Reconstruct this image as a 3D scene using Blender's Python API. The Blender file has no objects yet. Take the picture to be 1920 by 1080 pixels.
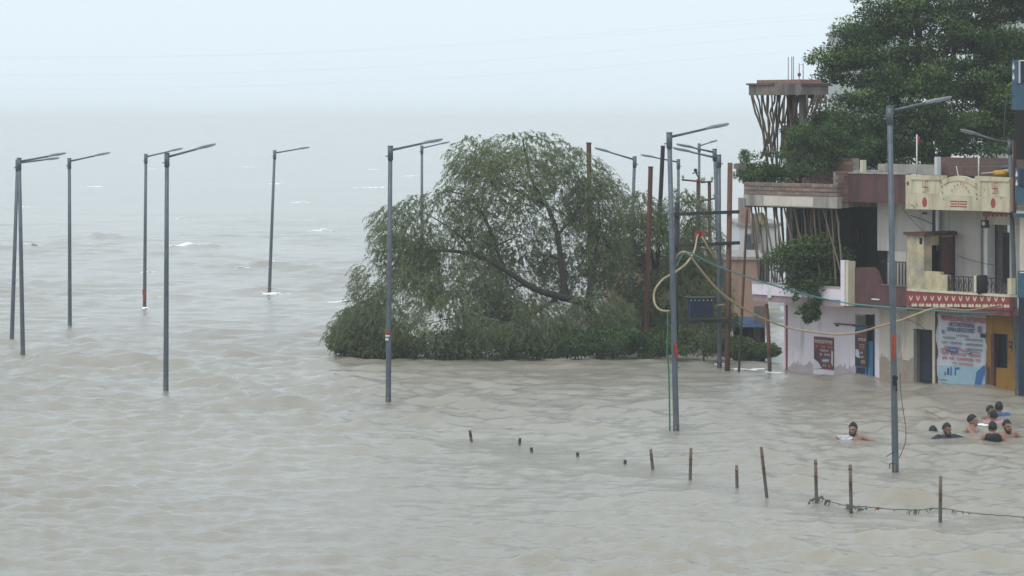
import bpy, bmesh, math, random
import numpy as np
from mathutils import Vector, Matrix

# ------------------------------------------------------------------ camera, sky, sun, exposure
FPX, CX, HY, CAMH = 6800.0, 960.0, 225.0, 6.7       # focal length in photo pixels, image centre, horizon row, eye height over the water
scene = bpy.context.scene
C = scene.collection
cam_data = bpy.data.cameras.new('camera')
cam_data.sensor_width = 36.0
cam_data.lens = FPX / 1920.0 * 36.0
cam_data.shift_y = -(540.0 - HY) / 1920.0
cam_data.clip_start = 0.5
cam_data.clip_end = 30000.0
cam = bpy.data.objects.new('camera', cam_data)
cam.location = (0, 0, CAMH)
cam.rotation_euler = (math.radians(90), 0, 0)
C.objects.link(cam)
scene.camera = cam

SUN_EL, SUN_ROT = math.radians(58), math.radians(215)
world = bpy.data.worlds.new('World')
scene.world = world
world.use_nodes = True
wn, wl = world.node_tree.nodes, world.node_tree.links
wn.clear()
w_out = wn.new('ShaderNodeOutputWorld')
w_bg = wn.new('ShaderNodeBackground')
w_sky = wn.new('ShaderNodeTexSky')
w_sky.sky_type = 'NISHITA'
w_sky.sun_disc = False
w_sky.sun_elevation = SUN_EL
w_sky.sun_rotation = SUN_ROT
w_sky.air_density = 1.0
w_sky.dust_density = 4.0
w_mix = wn.new('ShaderNodeMix')
w_mix.data_type = 'RGBA'
w_mix.inputs[0].default_value = 0.86                 # cloud cover over the clear sky
w_mix.inputs[7].default_value = (6.6, 7.65, 8.4, 1)
wl.new(w_sky.outputs[0], w_mix.inputs[6])
wl.new(w_mix.outputs[2], w_bg.inputs[0])
w_bg.inputs[1].default_value = 0.10
wl.new(w_bg.outputs[0], w_out.inputs[0])

sun_d = bpy.data.lights.new('sun', 'SUN')
sun_d.energy = 0.9
sun_d.angle = math.radians(25)
sun_d.color = (1.0, 0.97, 0.92)
sun = bpy.data.objects.new('sun', sun_d)
sdir = Vector((math.sin(SUN_ROT) * math.cos(SUN_EL), math.cos(SUN_ROT) * math.cos(SUN_EL), math.sin(SUN_EL)))
sun.rotation_euler = sdir.to_track_quat('Z', 'Y').to_euler()
sun.location = (0, 0, 60)
C.objects.link(sun)

vs = scene.view_settings
vs.view_transform = 'Standard'
vs.look = 'None'
vs.exposure = 0.46
vs.gamma = 1.0
vs.use_curve_mapping = False
scene.render.engine = 'CYCLES'
cy = scene.cycles
cy.use_denoising = True
cy.max_bounces = 6
cy.diffuse_bounces = 3
cy.glossy_bounces = 2
cy.transmission_bounces = 2
cy.volume_bounces = 2
cy.transparent_max_bounces = 4
cy.caustics_reflective = False
cy.caustics_refractive = False

random.seed(7)
RNG = np.random.default_rng(11)

# ------------------------------------------------------------------ small helpers
def dist(py):
    "distance of the water surface seen on photo row py"
    return FPX * CAMH / (py - HY)

def P(px, py, D):
    "point at distance D that stands on photo pixel px, py"
    return Vector(((px - CX) / FPX * D, D, CAMH - (py - HY) / FPX * D))

def tag(o, label=None, cat=None, group=None, kind=None):
    if label: o['label'] = label
    if cat: o['category'] = cat
    if group: o['group'] = group
    if kind: o['kind'] = kind
    return o

def empty(name, loc=(0, 0, 0), rz=0.0, label=None, cat=None, group=None):
    o = bpy.data.objects.new(name, None)
    o.location = loc
    o.rotation_euler = (0, 0, rz)
    o.empty_display_size = 0.3
    C.objects.link(o)
    return tag(o, label, cat, group)

def link(name, me, mat=None, parent=None, loc=None):
    o = bpy.data.objects.new(name, me)
    if mat is not None and len(me.materials) == 0:
        me.materials.append(mat)
    C.objects.link(o)
    if parent is not None:
        o.parent = parent
    if loc is not None:
        o.location = loc
    return o

def quads_mesh(name, V, tone=None, smooth=False):
    "V: (n, 4, 3) array of separate quads"
    n = V.shape[0]
    me = bpy.data.meshes.new(name)
    me.vertices.add(n * 4)
    me.vertices.foreach_set('co', V.reshape(-1).astype(np.float32))
    me.loops.add(n * 4)
    me.loops.foreach_set('vertex_index', np.arange(n * 4, dtype=np.int32))
    me.polygons.add(n)
    me.polygons.foreach_set('loop_start', np.arange(0, n * 4, 4, dtype=np.int32))
    try:
        me.polygons.foreach_set('loop_total', np.full(n, 4, dtype=np.int32))
    except Exception:
        pass
    me.update(calc_edges=True)
    if tone is not None:
        a = me.attributes.new('tone', 'FLOAT', 'FACE')
        a.data.foreach_set('value', tone.astype(np.float32))
    return me

class MB:
    "collects boxes, tubes and sheets; build() links them as one mesh object"
    def __init__(s):
        s.v, s.f, s.sm = [], [], []
    def add(s, vs, fs, smooth=False):
        b = len(s.v)
        s.v.extend([tuple(p) for p in vs])
        for f in fs:
            s.f.append([b + i for i in f]); s.sm.append(smooth)
    def box(s, x0, x1, y0, y1, z0, z1, M=None, j=0.0):
        pts = [Vector((x, y, z)) for z in (z0, z1) for y in (y0, y1) for x in (x0, x1)]
        if j: pts = [p + Vector((random.uniform(-j, j), random.uniform(-j, j), random.uniform(-j, j))) for p in pts]
        if M is not None: pts = [M @ p for p in pts]
        s.add(pts, [(0, 2, 3, 1), (4, 5, 7, 6), (0, 1, 5, 4), (2, 6, 7, 3), (0, 4, 6, 2), (1, 3, 7, 5)])
        return s
    def prism(s, poly, y0, y1):
        "poly: (x, z) outline, counter-clockwise seen from -y; extruded from y0 to y1"
        n = len(poly)
        s.add([(x, y0, z) for x, z in poly] + [(x, y1, z) for x, z in poly],
              [list(range(n)), list(range(2 * n - 1, n - 1, -1))] + [(i, n + i, n + (i + 1) % n, (i + 1) % n) for i in range(n)])
        return s
    def tube(s, pts, rad, n=8, cap=True, smooth=True, sx=1.0):
        pts = [Vector(p) for p in pts]
        if not hasattr(rad, '__len__'): rad = [rad] * len(pts)
        rings, up = [], None
        for i, p in enumerate(pts):
            t = (pts[min(i + 1, len(pts) - 1)] - pts[max(i - 1, 0)])
            if t.length < 1e-9: t = Vector((0, 0, 1))
            t.normalize()
            if up is None:
                a = Vector((1, 0, 0)) if abs(t.x) < 0.9 else Vector((0, 1, 0))
            else:
                a = up
            b = t.cross(a).normalized()
            a = b.cross(t).normalized()
            up = a
            rings.append([p + (a * math.cos(2 * math.pi * k / n) * sx + b * math.sin(2 * math.pi * k / n)) * rad[i] for k in range(n)])
        base = len(s.v)
        for r in rings: s.v.extend([tuple(q) for q in r])
        for i in range(len(pts) - 1):
            for k in range(n):
                s.f.append([base + i * n + k, base + i * n + (k + 1) % n, base + (i + 1) * n + (k + 1) % n, base + (i + 1) * n + k]); s.sm.append(smooth)
        if cap:
            s.f.append([base + k for k in reversed(range(n))]); s.sm.append(False)
            s.f.append([base + (len(pts) - 1) * n + k for k in range(n)]); s.sm.append(False)
        return s
    def ell(s, c, r, n=14, m=9, M=None):
        vs_, fs = [], []
        for i in range(m + 1):
            th = math.pi * i / m
            for k in range(n):
                ph = 2 * math.pi * k / n
                p = Vector((r[0] * math.sin(th) * math.cos(ph), r[1] * math.sin(th) * math.sin(ph), r[2] * math.cos(th)))
                if M is not None: p = M @ p
                vs_.append(Vector(c) + p)
        for i in range(m):
            for k in range(n):
                fs.append((i * n + k, (i + 1) * n + k, (i + 1) * n + (k + 1) % n, i * n + (k + 1) % n))
        s.add(vs_, fs, True)
        return s
    def mesh(s, name):
        me = bpy.data.meshes.new(name)
        me.from_pydata(s.v, [], s.f)
        me.polygons.foreach_set('use_smooth', s.sm)
        me.validate()
        me.update()
        return me
    def build(s, name, mat, parent=None, loc=None, bevel=0.0):
        o = link(name, s.mesh(name), mat, parent, loc)
        if bevel:
            m = o.modifiers.new('bevel', 'BEVEL'); m.width = bevel; m.segments = 2; m.limit_method = 'ANGLE'
        return o

# ------------------------------------------------------------------ materials
def newmat(name):
    m = bpy.data.materials.new(name)
    m.use_nodes = True
    n = m.node_tree.nodes
    n.clear()
    return m, n, m.node_tree.links

def ramp(n, stops):
    r = n.new('ShaderNodeValToRGB')
    els = r.color_ramp.elements
    while len(els) < len(stops): els.new(0.5)
    for e, (p, c) in zip(els, stops):
        e.position = p
        e.color = (c[0], c[1], c[2], 1)
    return r

def surf(name, a, b=None, rough=0.8, scale=3.0, stretch=(1, 1, 1), bump=0.3, bscale=40.0, dirt=None, dirt_amt=0.5, dscale=2.0,
         dstretch=(1, 1, 0.16), metal=0.0, spec=0.3, jitter=0.0, bdist=0.01):
    "mottled two-tone surface with optional stains (dirt) and fine relief"
    m, n, l = newmat(name)
    out = n.new('ShaderNodeOutputMaterial')
    bs = n.new('ShaderNodeBsdfPrincipled')
    bs.inputs['Roughness'].default_value = rough
    bs.inputs['Metallic'].default_value = metal
    bs.inputs['Specular IOR Level'].default_value = spec
    tc = n.new('ShaderNodeTexCoord')
    mp = n.new('ShaderNodeMapping'); mp.inputs['Scale'].default_value = stretch
    l.new(tc.outputs['Object'], mp.inputs[0])
    nz = n.new('ShaderNodeTexNoise'); nz.inputs['Scale'].default_value = scale; nz.inputs['Detail'].default_value = 6; nz.inputs['Roughness'].default_value = 0.65
    l.new(mp.outputs[0], nz.inputs['Vector'])
    if b is None: b = tuple(c * 0.72 for c in a)
    r = ramp(n, [(0.35, a), (0.68, b)])
    l.new(nz.outputs[0], r.inputs[0])
    col = r.outputs[0]
    if dirt is not None:
        mp2 = n.new('ShaderNodeMapping'); mp2.inputs['Scale'].default_value = dstretch
        l.new(tc.outputs['Object'], mp2.inputs[0])
        nd = n.new('ShaderNodeTexNoise'); nd.inputs['Scale'].default_value = dscale; nd.inputs['Detail'].default_value = 8; nd.inputs['Roughness'].default_value = 0.7
        l.new(mp2.outputs[0], nd.inputs['Vector'])
        rd = ramp(n, [(0.62 - 0.25 * dirt_amt, (0, 0, 0)), (0.80 - 0.18 * dirt_amt, (1, 1, 1))])
        l.new(nd.outputs[0], rd.inputs[0])
        mx = n.new('ShaderNodeMix'); mx.data_type = 'RGBA'
        l.new(rd.outputs[0], mx.inputs[0]); l.new(col, mx.inputs[6]); mx.inputs[7].default_value = (*dirt, 1)
        col = mx.outputs[2]
    if jitter:
        oi = n.new('ShaderNodeObjectInfo')
        hs = n.new('ShaderNodeHueSaturation')
        mr = n.new('ShaderNodeMapRange'); mr.inputs[3].default_value = 1 - jitter; mr.inputs[4].default_value = 1 + jitter
        l.new(oi.outputs['Random'], mr.inputs[0]); l.new(mr.outputs[0], hs.inputs['Value']); l.new(col, hs.inputs['Color'])
        col = hs.outputs[0]
    l.new(col, bs.inputs['Base Color'])
    if bump:
        nb = n.new('ShaderNodeTexNoise'); nb.inputs['Scale'].default_value = bscale; nb.inputs['Detail'].default_value = 4
        l.new(tc.outputs['Object'], nb.inputs['Vector'])
        bp = n.new('ShaderNodeBump'); bp.inputs['Strength'].default_value = bump; bp.inputs['Distance'].default_value = bdist
        l.new(nb.outputs[0], bp.inputs['Height']); l.new(bp.outputs[0], bs.inputs['Normal'])
    l.new(bs.outputs[0], out.inputs[0])
    return m

def leafmat(name, stops, trans=0.3, rough=0.55):
    m, n, l = newmat(name)
    out = n.new('ShaderNodeOutputMaterial')
    at = n.new('ShaderNodeAttribute'); at.attribute_name = 'tone'
    r = ramp(n, stops)
    l.new(at.outputs['Fac'], r.inputs[0])
    bs = n.new('ShaderNodeBsdfPrincipled')
    bs.inputs['Roughness'].default_value = rough
    bs.inputs['Specular IOR Level'].default_value = 0.25
    tr = n.new('ShaderNodeBsdfTranslucent')
    mx = n.new('ShaderNodeMixShader'); mx.inputs[0].default_value = trans
    l.new(r.outputs[0], bs.inputs['Base Color']); l.new(r.outputs[0], tr.inputs[0])
    l.new(bs.outputs[0], mx.inputs[1]); l.new(tr.outputs[0], mx.inputs[2]); l.new(mx.outputs[0], out.inputs[0])
    return m

M = {}
M['galv'] = surf('galvanised', (0.12, 0.145, 0.165), (0.08, 0.097, 0.118), rough=0.5, scale=5, metal=0.35, bump=0.05, dirt=(0.16, 0.14, 0.12), dirt_amt=0.35, dscale=2, spec=0.4)
M['wet_metal'] = surf('wet_metal', (0.055, 0.055, 0.055), (0.035, 0.035, 0.036), rough=0.25, scale=9, bump=0.1)
M['damp'] = surf('damp_plaster', (0.36, 0.30, 0.25), (0.27, 0.225, 0.185), rough=0.6, scale=3, bump=0.3)
M['damp_pink'] = surf('damp_pink_plaster', (0.50, 0.43, 0.45), (0.40, 0.34, 0.355), rough=0.6, scale=3, bump=0.3)
M['lamp'] = surf('lamp_housing', (0.20, 0.21, 0.23), (0.15, 0.16, 0.18), rough=0.5, scale=6, bump=0.05, metal=0.2)
M['lens'] = surf('lamp_lens', (0.5, 0.5, 0.48), (0.42, 0.42, 0.4), rough=0.3, bump=0.0)
M['rust'] = surf('rusty_steel', (0.17, 0.075, 0.05), (0.10, 0.05, 0.04), rough=0.85, scale=6, stretch=(1, 1, 0.3), dirt=(0.06, 0.045, 0.045), dirt_amt=0.5)
M['dark_steel'] = surf('dark_steel', (0.032, 0.035, 0.042), (0.02, 0.02, 0.024), rough=0.6, scale=5, metal=0.2, dirt=(0.10, 0.06, 0.045), dirt_amt=0.3)
M['bamboo'] = surf('bamboo', (0.14, 0.105, 0.082), (0.085, 0.064, 0.052), rough=0.75, scale=5, stretch=(3, 3, 0.6), dirt=(0.09, 0.065, 0.05), dirt_amt=0.5)
M['bamboo_pale'] = surf('pale_bamboo', (0.20, 0.155, 0.12), (0.12, 0.092, 0.073), rough=0.75, scale=5, stretch=(3, 3, 0.6), dirt=(0.10, 0.075, 0.06), dirt_amt=0.45)
M['mauve'] = surf('shaded_pink_paint', (0.36, 0.265, 0.29), (0.29, 0.21, 0.235), rough=0.85, scale=2, dirt=(0.2, 0.155, 0.165), dirt_amt=0.4)  # pink darkened to mauve, painting in the shadow under the balcony
M['stake'] = surf('old_bamboo', (0.20, 0.145, 0.105), (0.12, 0.085, 0.065), rough=0.8, scale=6, stretch=(3, 3, 0.7), dirt=(0.05, 0.04, 0.035), dirt_amt=0.55, dscale=3)
M['wet_stake'] = surf('wet_bamboo', (0.055, 0.045, 0.04), (0.03, 0.026, 0.024), rough=0.35, scale=6)
M['concrete'] = surf('concrete', (0.235, 0.21, 0.195), (0.155, 0.14, 0.13), rough=0.9, scale=3.5, dirt=(0.085, 0.075, 0.07), dirt_amt=0.75, bump=0.5)
M['pale_plaster'] = surf('pale_plaster', (0.40, 0.37, 0.33), (0.28, 0.26, 0.235), rough=0.9, scale=2.2, dirt=(0.17, 0.155, 0.14), dirt_amt=0.6, bump=0.4)
M['brick'] = surf('brick', (0.27, 0.19, 0.155), (0.20, 0.14, 0.12), rough=0.9, scale=9, jitter=0.28, bump=0.5, bscale=30)
M['red_brick'] = surf('red_brick', (0.23, 0.135, 0.11), (0.16, 0.095, 0.08), rough=0.9, scale=9, jitter=0.3, bump=0.5, bscale=30)
M['shaded_brick'] = surf('shaded_brick', (0.06, 0.042, 0.038), (0.04, 0.03, 0.028), rough=0.9, scale=9, jitter=0.3, bump=0.5, bscale=30)  # brick colour darkened to paint in the shade under the slab
M['mortar'] = surf('mortar', (0.27, 0.25, 0.23), (0.20, 0.185, 0.17), rough=0.95, scale=5, dirt=(0.11, 0.1, 0.09), dirt_amt=0.5)
M['pink'] = surf('pink_plaster', (0.76, 0.69, 0.755), (0.69, 0.62, 0.68), rough=0.85, scale=1.5, dirt=(0.44, 0.385, 0.41), dirt_amt=0.35, bump=0.2)
M['cream'] = surf('cream_plaster', (0.62, 0.565, 0.485), (0.54, 0.48, 0.41), rough=0.88, scale=1.3, dirt=(0.33, 0.285, 0.24), dirt_amt=0.5, bump=0.25)
M['offwhite'] = surf('offwhite_plaster', (0.52, 0.485, 0.45), (0.44, 0.405, 0.375), rough=0.88, scale=1.3, dirt=(0.25, 0.225, 0.21), dirt_amt=0.5, bump=0.25)
M['yellow'] = surf('yellow_paint', (0.57, 0.51, 0.36), (0.50, 0.44, 0.30), rough=0.8, scale=2.0, dirt=(0.27, 0.23, 0.155), dirt_amt=0.55, dscale=2.5, bump=0.2)
M['yellow_pale'] = surf('pale_yellow_paint', (0.62, 0.57, 0.42), (0.55, 0.50, 0.36), rough=0.8, scale=2.0, dirt=(0.34, 0.29, 0.2), dirt_amt=0.5, bump=0.2)
M['peel'] = surf('peeling_paint', (0.56, 0.49, 0.30), (0.50, 0.42, 0.25), rough=0.85, scale=2.0, dirt=(0.24, 0.22, 0.205), dirt_amt=0.85, dscale=1.9, dstretch=(1, 1, 0.9), bump=0.4)
M['maroon'] = surf('maroon_render', (0.135, 0.062, 0.062), (0.098, 0.048, 0.050), rough=0.9, scale=3.5, dirt=(0.06, 0.042, 0.044), dirt_amt=0.6, bump=0.7, bscale=70)
M['brown'] = surf('brown_paint', (0.13, 0.05, 0.042), (0.085, 0.036, 0.032), rough=0.7, scale=3, dirt=(0.05, 0.035, 0.03), dirt_amt=0.4)
M['red_paint'] = surf('red_paint', (0.36, 0.07, 0.075), (0.28, 0.055, 0.06), rough=0.75, scale=7, bump=0.1)
M['dark_red'] = surf('dark_red_paint', (0.30, 0.06, 0.07), (0.22, 0.05, 0.055), rough=0.8, scale=4, dirt=(0.18, 0.05, 0.05), dirt_amt=0.4)
M['pinkred'] = surf('faded_red_paint', (0.33, 0.12, 0.14), (0.27, 0.10, 0.115), rough=0.8, scale=4, dirt=(0.2, 0.09, 0.09), dirt_amt=0.4)
M['grey_paint'] = surf('grey_blue_marks', (0.17, 0.17, 0.22), (0.26, 0.25, 0.26), rough=0.8, scale=9, bump=0)
M['ochre'] = surf('ochre_wall', (0.33, 0.175, 0.035), (0.26, 0.13, 0.028), rough=0.8, scale=2, dirt=(0.2, 0.1, 0.03), dirt_amt=0.4, bump=0.2)
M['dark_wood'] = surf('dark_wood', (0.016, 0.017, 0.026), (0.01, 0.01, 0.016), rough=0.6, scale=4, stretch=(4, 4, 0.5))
M['dark_room'] = surf('shaded_dark_wall', (0.022, 0.02, 0.021), (0.014, 0.013, 0.014), rough=0.95, scale=2)  # near-black colour paints in the shade of recesses and openings
M['blue_door'] = surf('blue_door_paint', (0.045, 0.19, 0.34), (0.035, 0.145, 0.27), rough=0.55, scale=3, dirt=(0.03, 0.06, 0.09), dirt_amt=0.35)
M['blue_wall'] = surf('blue_wall_paint', (0.05, 0.11, 0.16), (0.038, 0.085, 0.125), rough=0.75, scale=2, dirt=(0.04, 0.08, 0.11), dirt_amt=0.35)
M['navy'] = surf('navy_paint', (0.018, 0.03, 0.055), (0.012, 0.022, 0.04), rough=0.6, scale=4)
M['transformer'] = surf('transformer_blue', (0.02, 0.045, 0.11), (0.015, 0.033, 0.08), rough=0.55, scale=4, dirt=(0.05, 0.045, 0.05), dirt_amt=0.3)
M['ceramic'] = surf('ceramic', (0.5, 0.48, 0.45), (0.4, 0.38, 0.36), rough=0.35, bump=0)
M['white_paint'] = surf('white_paint', (0.66, 0.66, 0.64), (0.58, 0.58, 0.56), rough=0.7, scale=3, dirt=(0.4, 0.39, 0.37), dirt_amt=0.3)
M['banner'] = surf('banner_vinyl', (0.58, 0.61, 0.67), (0.50, 0.53, 0.59), rough=0.5, scale=1.6, bump=0.25, bscale=5, bdist=0.03)
M['banner_blue'] = surf('banner_pale_blue', (0.26, 0.42, 0.52), (0.36, 0.48, 0.55), rough=0.5, scale=5, bump=0)
M['print_blue'] = surf('print_blue', (0.05, 0.06, 0.22), (0.08, 0.09, 0.26), rough=0.5, bump=0)
M['print_mid_blue'] = surf('print_mid_blue', (0.05, 0.14, 0.36), (0.05, 0.12, 0.3), rough=0.5, bump=0)
M['print_red'] = surf('print_red', (0.42, 0.07, 0.06), (0.38, 0.08, 0.07), rough=0.5, bump=0)
M['print_grey'] = surf('print_grey', (0.14, 0.15, 0.19), (0.2, 0.2, 0.24), rough=0.5, bump=0)
M['print_white'] = surf('print_white', (0.55, 0.5, 0.48), (0.48, 0.43, 0.42), rough=0.5, bump=0)
M['print_orange'] = surf('print_orange', (0.5, 0.22, 0.06), (0.45, 0.18, 0.06), rough=0.5, bump=0)
M['print_yellow'] = surf('print_yellow', (0.5, 0.4, 0.1), (0.45, 0.34, 0.08), rough=0.5, bump=0)
M['poster'] = surf('maroon_poster', (0.17, 0.035, 0.045), (0.12, 0.035, 0.05), rough=0.45, scale=6, bump=0)
M['poster_dark'] = surf('dark_poster', (0.075, 0.035, 0.055), (0.05, 0.035, 0.05), rough=0.45, scale=6, bump=0)
M['orange_cloth'] = surf('orange_cloth', (0.42, 0.09, 0.035), (0.22, 0.04, 0.03), rough=0.85, scale=8, bump=0.3, bscale=15)
M['red_cloth'] = surf('red_cloth', (0.32, 0.05, 0.045), (0.24, 0.04, 0.04), rough=0.85, scale=8, bump=0.3, bscale=15)
M['green_cloth'] = surf('green_cloth', (0.03, 0.22, 0.14), (0.03, 0.17, 0.11), rough=0.8, scale=8)
M['black_cloth'] = surf('black_cloth', (0.018, 0.018, 0.022), (0.012, 0.012, 0.016), rough=0.7, scale=8)
M['white_cloth'] = surf('white_cloth', (0.7, 0.72, 0.74), (0.62, 0.64, 0.67), rough=0.8, scale=8)
M['yellow_tarp'] = surf('yellow_tarp', (0.48, 0.29, 0.035), (0.4, 0.22, 0.03), rough=0.5, scale=4, bump=0.4, bscale=10, bdist=0.03)
M['blue_tarp'] = surf('blue_tarp', (0.04, 0.09, 0.2), (0.03, 0.07, 0.15), rough=0.5, scale=4)
M['hose_tan'] = surf('tan_hose', (0.40, 0.31, 0.19), (0.32, 0.24, 0.15), rough=0.6, scale=8)
M['hose_teal'] = surf('teal_hose', (0.06, 0.25, 0.25), (0.05, 0.2, 0.2), rough=0.5, scale=8)
M['hose_green'] = surf('green_hose', (0.03, 0.19, 0.13), (0.03, 0.15, 0.1), rough=0.5, scale=8)
M['wire'] = surf('black_wire', (0.03, 0.03, 0.035), (0.02, 0.02, 0.025), rough=0.6, bump=0)
M['rope'] = surf('old_rope', (0.14, 0.12, 0.10), (0.08, 0.07, 0.06), rough=0.9, scale=20)
M['peach'] = surf('peach_plaster', (0.34, 0.225, 0.175), (0.28, 0.185, 0.145), rough=0.85, scale=2, dirt=(0.24, 0.15, 0.11), dirt_amt=0.35)
M['far_white'] = surf('white_plaster', (0.62, 0.64, 0.64), (0.56, 0.58, 0.58), rough=0.85, scale=1, dirt=(0.42, 0.43, 0.43), dirt_amt=0.3)
M['far_green'] = surf('pale_green_plaster', (0.42, 0.47, 0.44), (0.37, 0.42, 0.4), rough=0.85, scale=1)
M['glass_dark'] = surf('dark_window', (0.10, 0.13, 0.15), (0.07, 0.09, 0.11), rough=0.15, bump=0, spec=0.6)
M['bark'] = surf('bark', (0.045, 0.038, 0.034), (0.028, 0.024, 0.022), rough=0.95, scale=8, stretch=(1, 1, 0.4), bump=0.8, bscale=25, bdist=0.02)
M['soil'] = surf('soil', (0.16, 0.13, 0.10), (0.11, 0.09, 0.07), rough=0.95, scale=3)
M['skin'] = surf('skin_brown', (0.28, 0.145, 0.10), (0.235, 0.12, 0.085), rough=0.3, scale=6, bump=0.05, spec=0.5)
M['skin_dark'] = surf('skin_dark_brown', (0.20, 0.10, 0.07), (0.165, 0.085, 0.06), rough=0.45, scale=6, bump=0.05, spec=0.4)
M['hair'] = surf('black_hair', (0.014, 0.012, 0.013), (0.008, 0.008, 0.009), rough=0.5, scale=20, stretch=(3, 3, 1), bump=0.6, bscale=60)
M['eye'] = surf('eye_white', (0.5, 0.48, 0.45), (0.45, 0.43, 0.4), rough=0.2, bump=0)
M['shirt_navy'] = surf('shirt_navy', (0.028, 0.034, 0.055), (0.018, 0.022, 0.036), rough=0.6, scale=7, bump=0.4, bscale=14, bdist=0.02)
M['shirt_blue'] = surf('shirt_blue', (0.04, 0.11, 0.26), (0.03, 0.085, 0.2), rough=0.65, scale=7, bump=0.4, bscale=14, bdist=0.02)
M['shirt_pink'] = surf('shirt_pink', (0.48, 0.24, 0.26), (0.4, 0.19, 0.21), rough=0.65, scale=7, bump=0.4, bscale=14, bdist=0.02)
M['vest_black'] = surf('vest_black', (0.014, 0.014, 0.017), (0.01, 0.01, 0.012), rough=0.6, scale=7, bump=0.4, bscale=14, bdist=0.02)
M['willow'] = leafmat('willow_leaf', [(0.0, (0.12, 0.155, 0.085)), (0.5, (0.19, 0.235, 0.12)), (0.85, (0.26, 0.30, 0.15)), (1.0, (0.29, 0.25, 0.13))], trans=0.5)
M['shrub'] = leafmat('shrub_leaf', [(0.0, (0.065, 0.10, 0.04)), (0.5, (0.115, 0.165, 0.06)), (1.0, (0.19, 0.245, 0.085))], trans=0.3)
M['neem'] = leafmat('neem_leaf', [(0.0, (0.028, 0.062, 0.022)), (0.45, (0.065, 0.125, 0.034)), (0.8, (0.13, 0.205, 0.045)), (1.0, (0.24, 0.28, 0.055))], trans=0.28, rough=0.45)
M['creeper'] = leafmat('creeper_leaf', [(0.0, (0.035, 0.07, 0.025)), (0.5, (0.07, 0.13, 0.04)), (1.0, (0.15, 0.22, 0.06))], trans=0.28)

# ------------------------------------------------------------------ the flood water
wr = np.random.default_rng(5)
NW = 150
W_LAM = np.exp(wr.uniform(math.log(0.28), math.log(3.6), NW))
W_DIR = math.radians(-98) + wr.normal(0, 0.6, NW)
W_AMP = 0.0054 * W_LAM ** 0.52 * wr.uniform(0.5, 1.4, NW)
W_PH = wr.uniform(0, 2 * math.pi, NW)
W_KX = 2 * math.pi / W_LAM * np.cos(W_DIR)
W_KY = 2 * math.pi / W_LAM * np.sin(W_DIR)
SWELLS = []          # single larger waves: x, y, half length, width, height, bearing of the crest
def swell(px, py, half_px, width, height, tilt=0.0):
    D = dist(py)
    SWELLS.append(((px - CX) / FPX * D, D, half_px / FPX * D, width, height, tilt))
swell(200, 682, 270, 1.0, 0.20, 0.02)
swell(330, 735, 240, 0.6, 0.10, -0.03)
swell(1180, 688, 330, 1.2, 0.16, 0.03)
swell(1560, 712, 130, 0.9, 0.17, -0.05)
swell(1790, 735, 110, 0.9, 0.17, -0.1)
swell(1480, 845, 150, 0.5, 0.11, 0.05)
swell(1640, 842, 120, 0.5, 0.10, -0.05)
swell(1800, 905, 70, 0.35, 0.12, -0.1)
swell(1900, 870, 90, 0.4, 0.09, 0.0)
swell(190, 446, 60, 2.2, 0.40, 0.0)
swell(500, 500, 110, 1.6, 0.35, 0.03)
swell(120, 534, 90, 1.2, 0.26, 0.0)
swell(380, 465, 60, 1.5, 0.26, 0.0)
swell(720, 830, 60, 0.4, 0.09, 0.0)
swell(400, 818, 60, 0.4, 0.09, 0.0)
swell(560, 880, 120, 0.4, 0.08, -0.03)
swell(180, 950, 130, 0.4, 0.07, 0.03)

CALM = []            # feet of stakes and people, where the chop is kept low so that they stay in view
for (px_, py_) in ((884, 828), (974, 834), (997, 848), (1083, 857), (1172, 871), (1224, 881), (1294, 900), (1382, 914), (1438, 934), (1531, 944), (1596, 960), (1763, 977), (1680, 958), (1850, 970),
                   (1600, 824), (1751, 818), (1775, 824), (1800, 822), (1824, 808), (1858, 785), (1875, 783), (1863, 797), (1861, 827), (1890, 824), (1679, 885), (1268, 808), (728, 753), (311, 733)):
    D_ = dist(py_)
    CALM.append(((px_ - CX) / FPX * D_, D_ - 0.7))

def water_z(x, y, spacing=None):
    x = np.asarray(x, dtype=np.float64); y = np.asarray(y, dtype=np.float64)
    h = np.zeros(np.broadcast(x, y).shape)
    for i in range(NW):
        w = 1.0
        if spacing is not None:
            w = np.clip(W_LAM[i] / (2.2 * spacing) - 0.5, 0, 1)
        h = h + w * W_AMP[i] * np.sin(W_KX[i] * x + W_KY[i] * y + W_PH[i])
    gust = 0.8 + 0.42 * np.sin(x * 0.21 + 1.3 * np.sin(y * 0.07)) * np.sin(y * 0.11 + 0.8 * np.sin(x * 0.13 + 2))
    h = h * gust
    h = h + 1.8 * h * np.abs(h)
    for (sx, sy, hl, wd, hh, tl) in SWELLS:
        v = (y - sy) - tl * (x - sx) - 0.35 * np.sin((x - sx) * 1.1 + sy)
        # steep face toward the viewer, long back
        prof = np.where(v < 0, np.exp(-(v / (0.55 * wd)) ** 2), np.exp(-(v / (1.5 * wd)) ** 2))
        h = h + 0.75 * hh * prof * np.exp(-((x - sx) / hl) ** 4) * (0.75 + 0.25 * np.sin(x * 2.3 + sy) + 0.2 * np.sin(x * 5.1 + 2 * sy + y * 1.7))
    if np.min(y) < 95:
        w = np.zeros_like(h)
        for (ax, ay) in CALM:
            w = np.maximum(w, np.exp(-((x - ax) / 0.7) ** 2 - ((y - ay) / 1.5) ** 2))
        h = h * (1 - 0.85 * w)
    return h

def wz(x, y):
    return float(water_z(np.array([x]), np.array([y]))[0])

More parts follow.
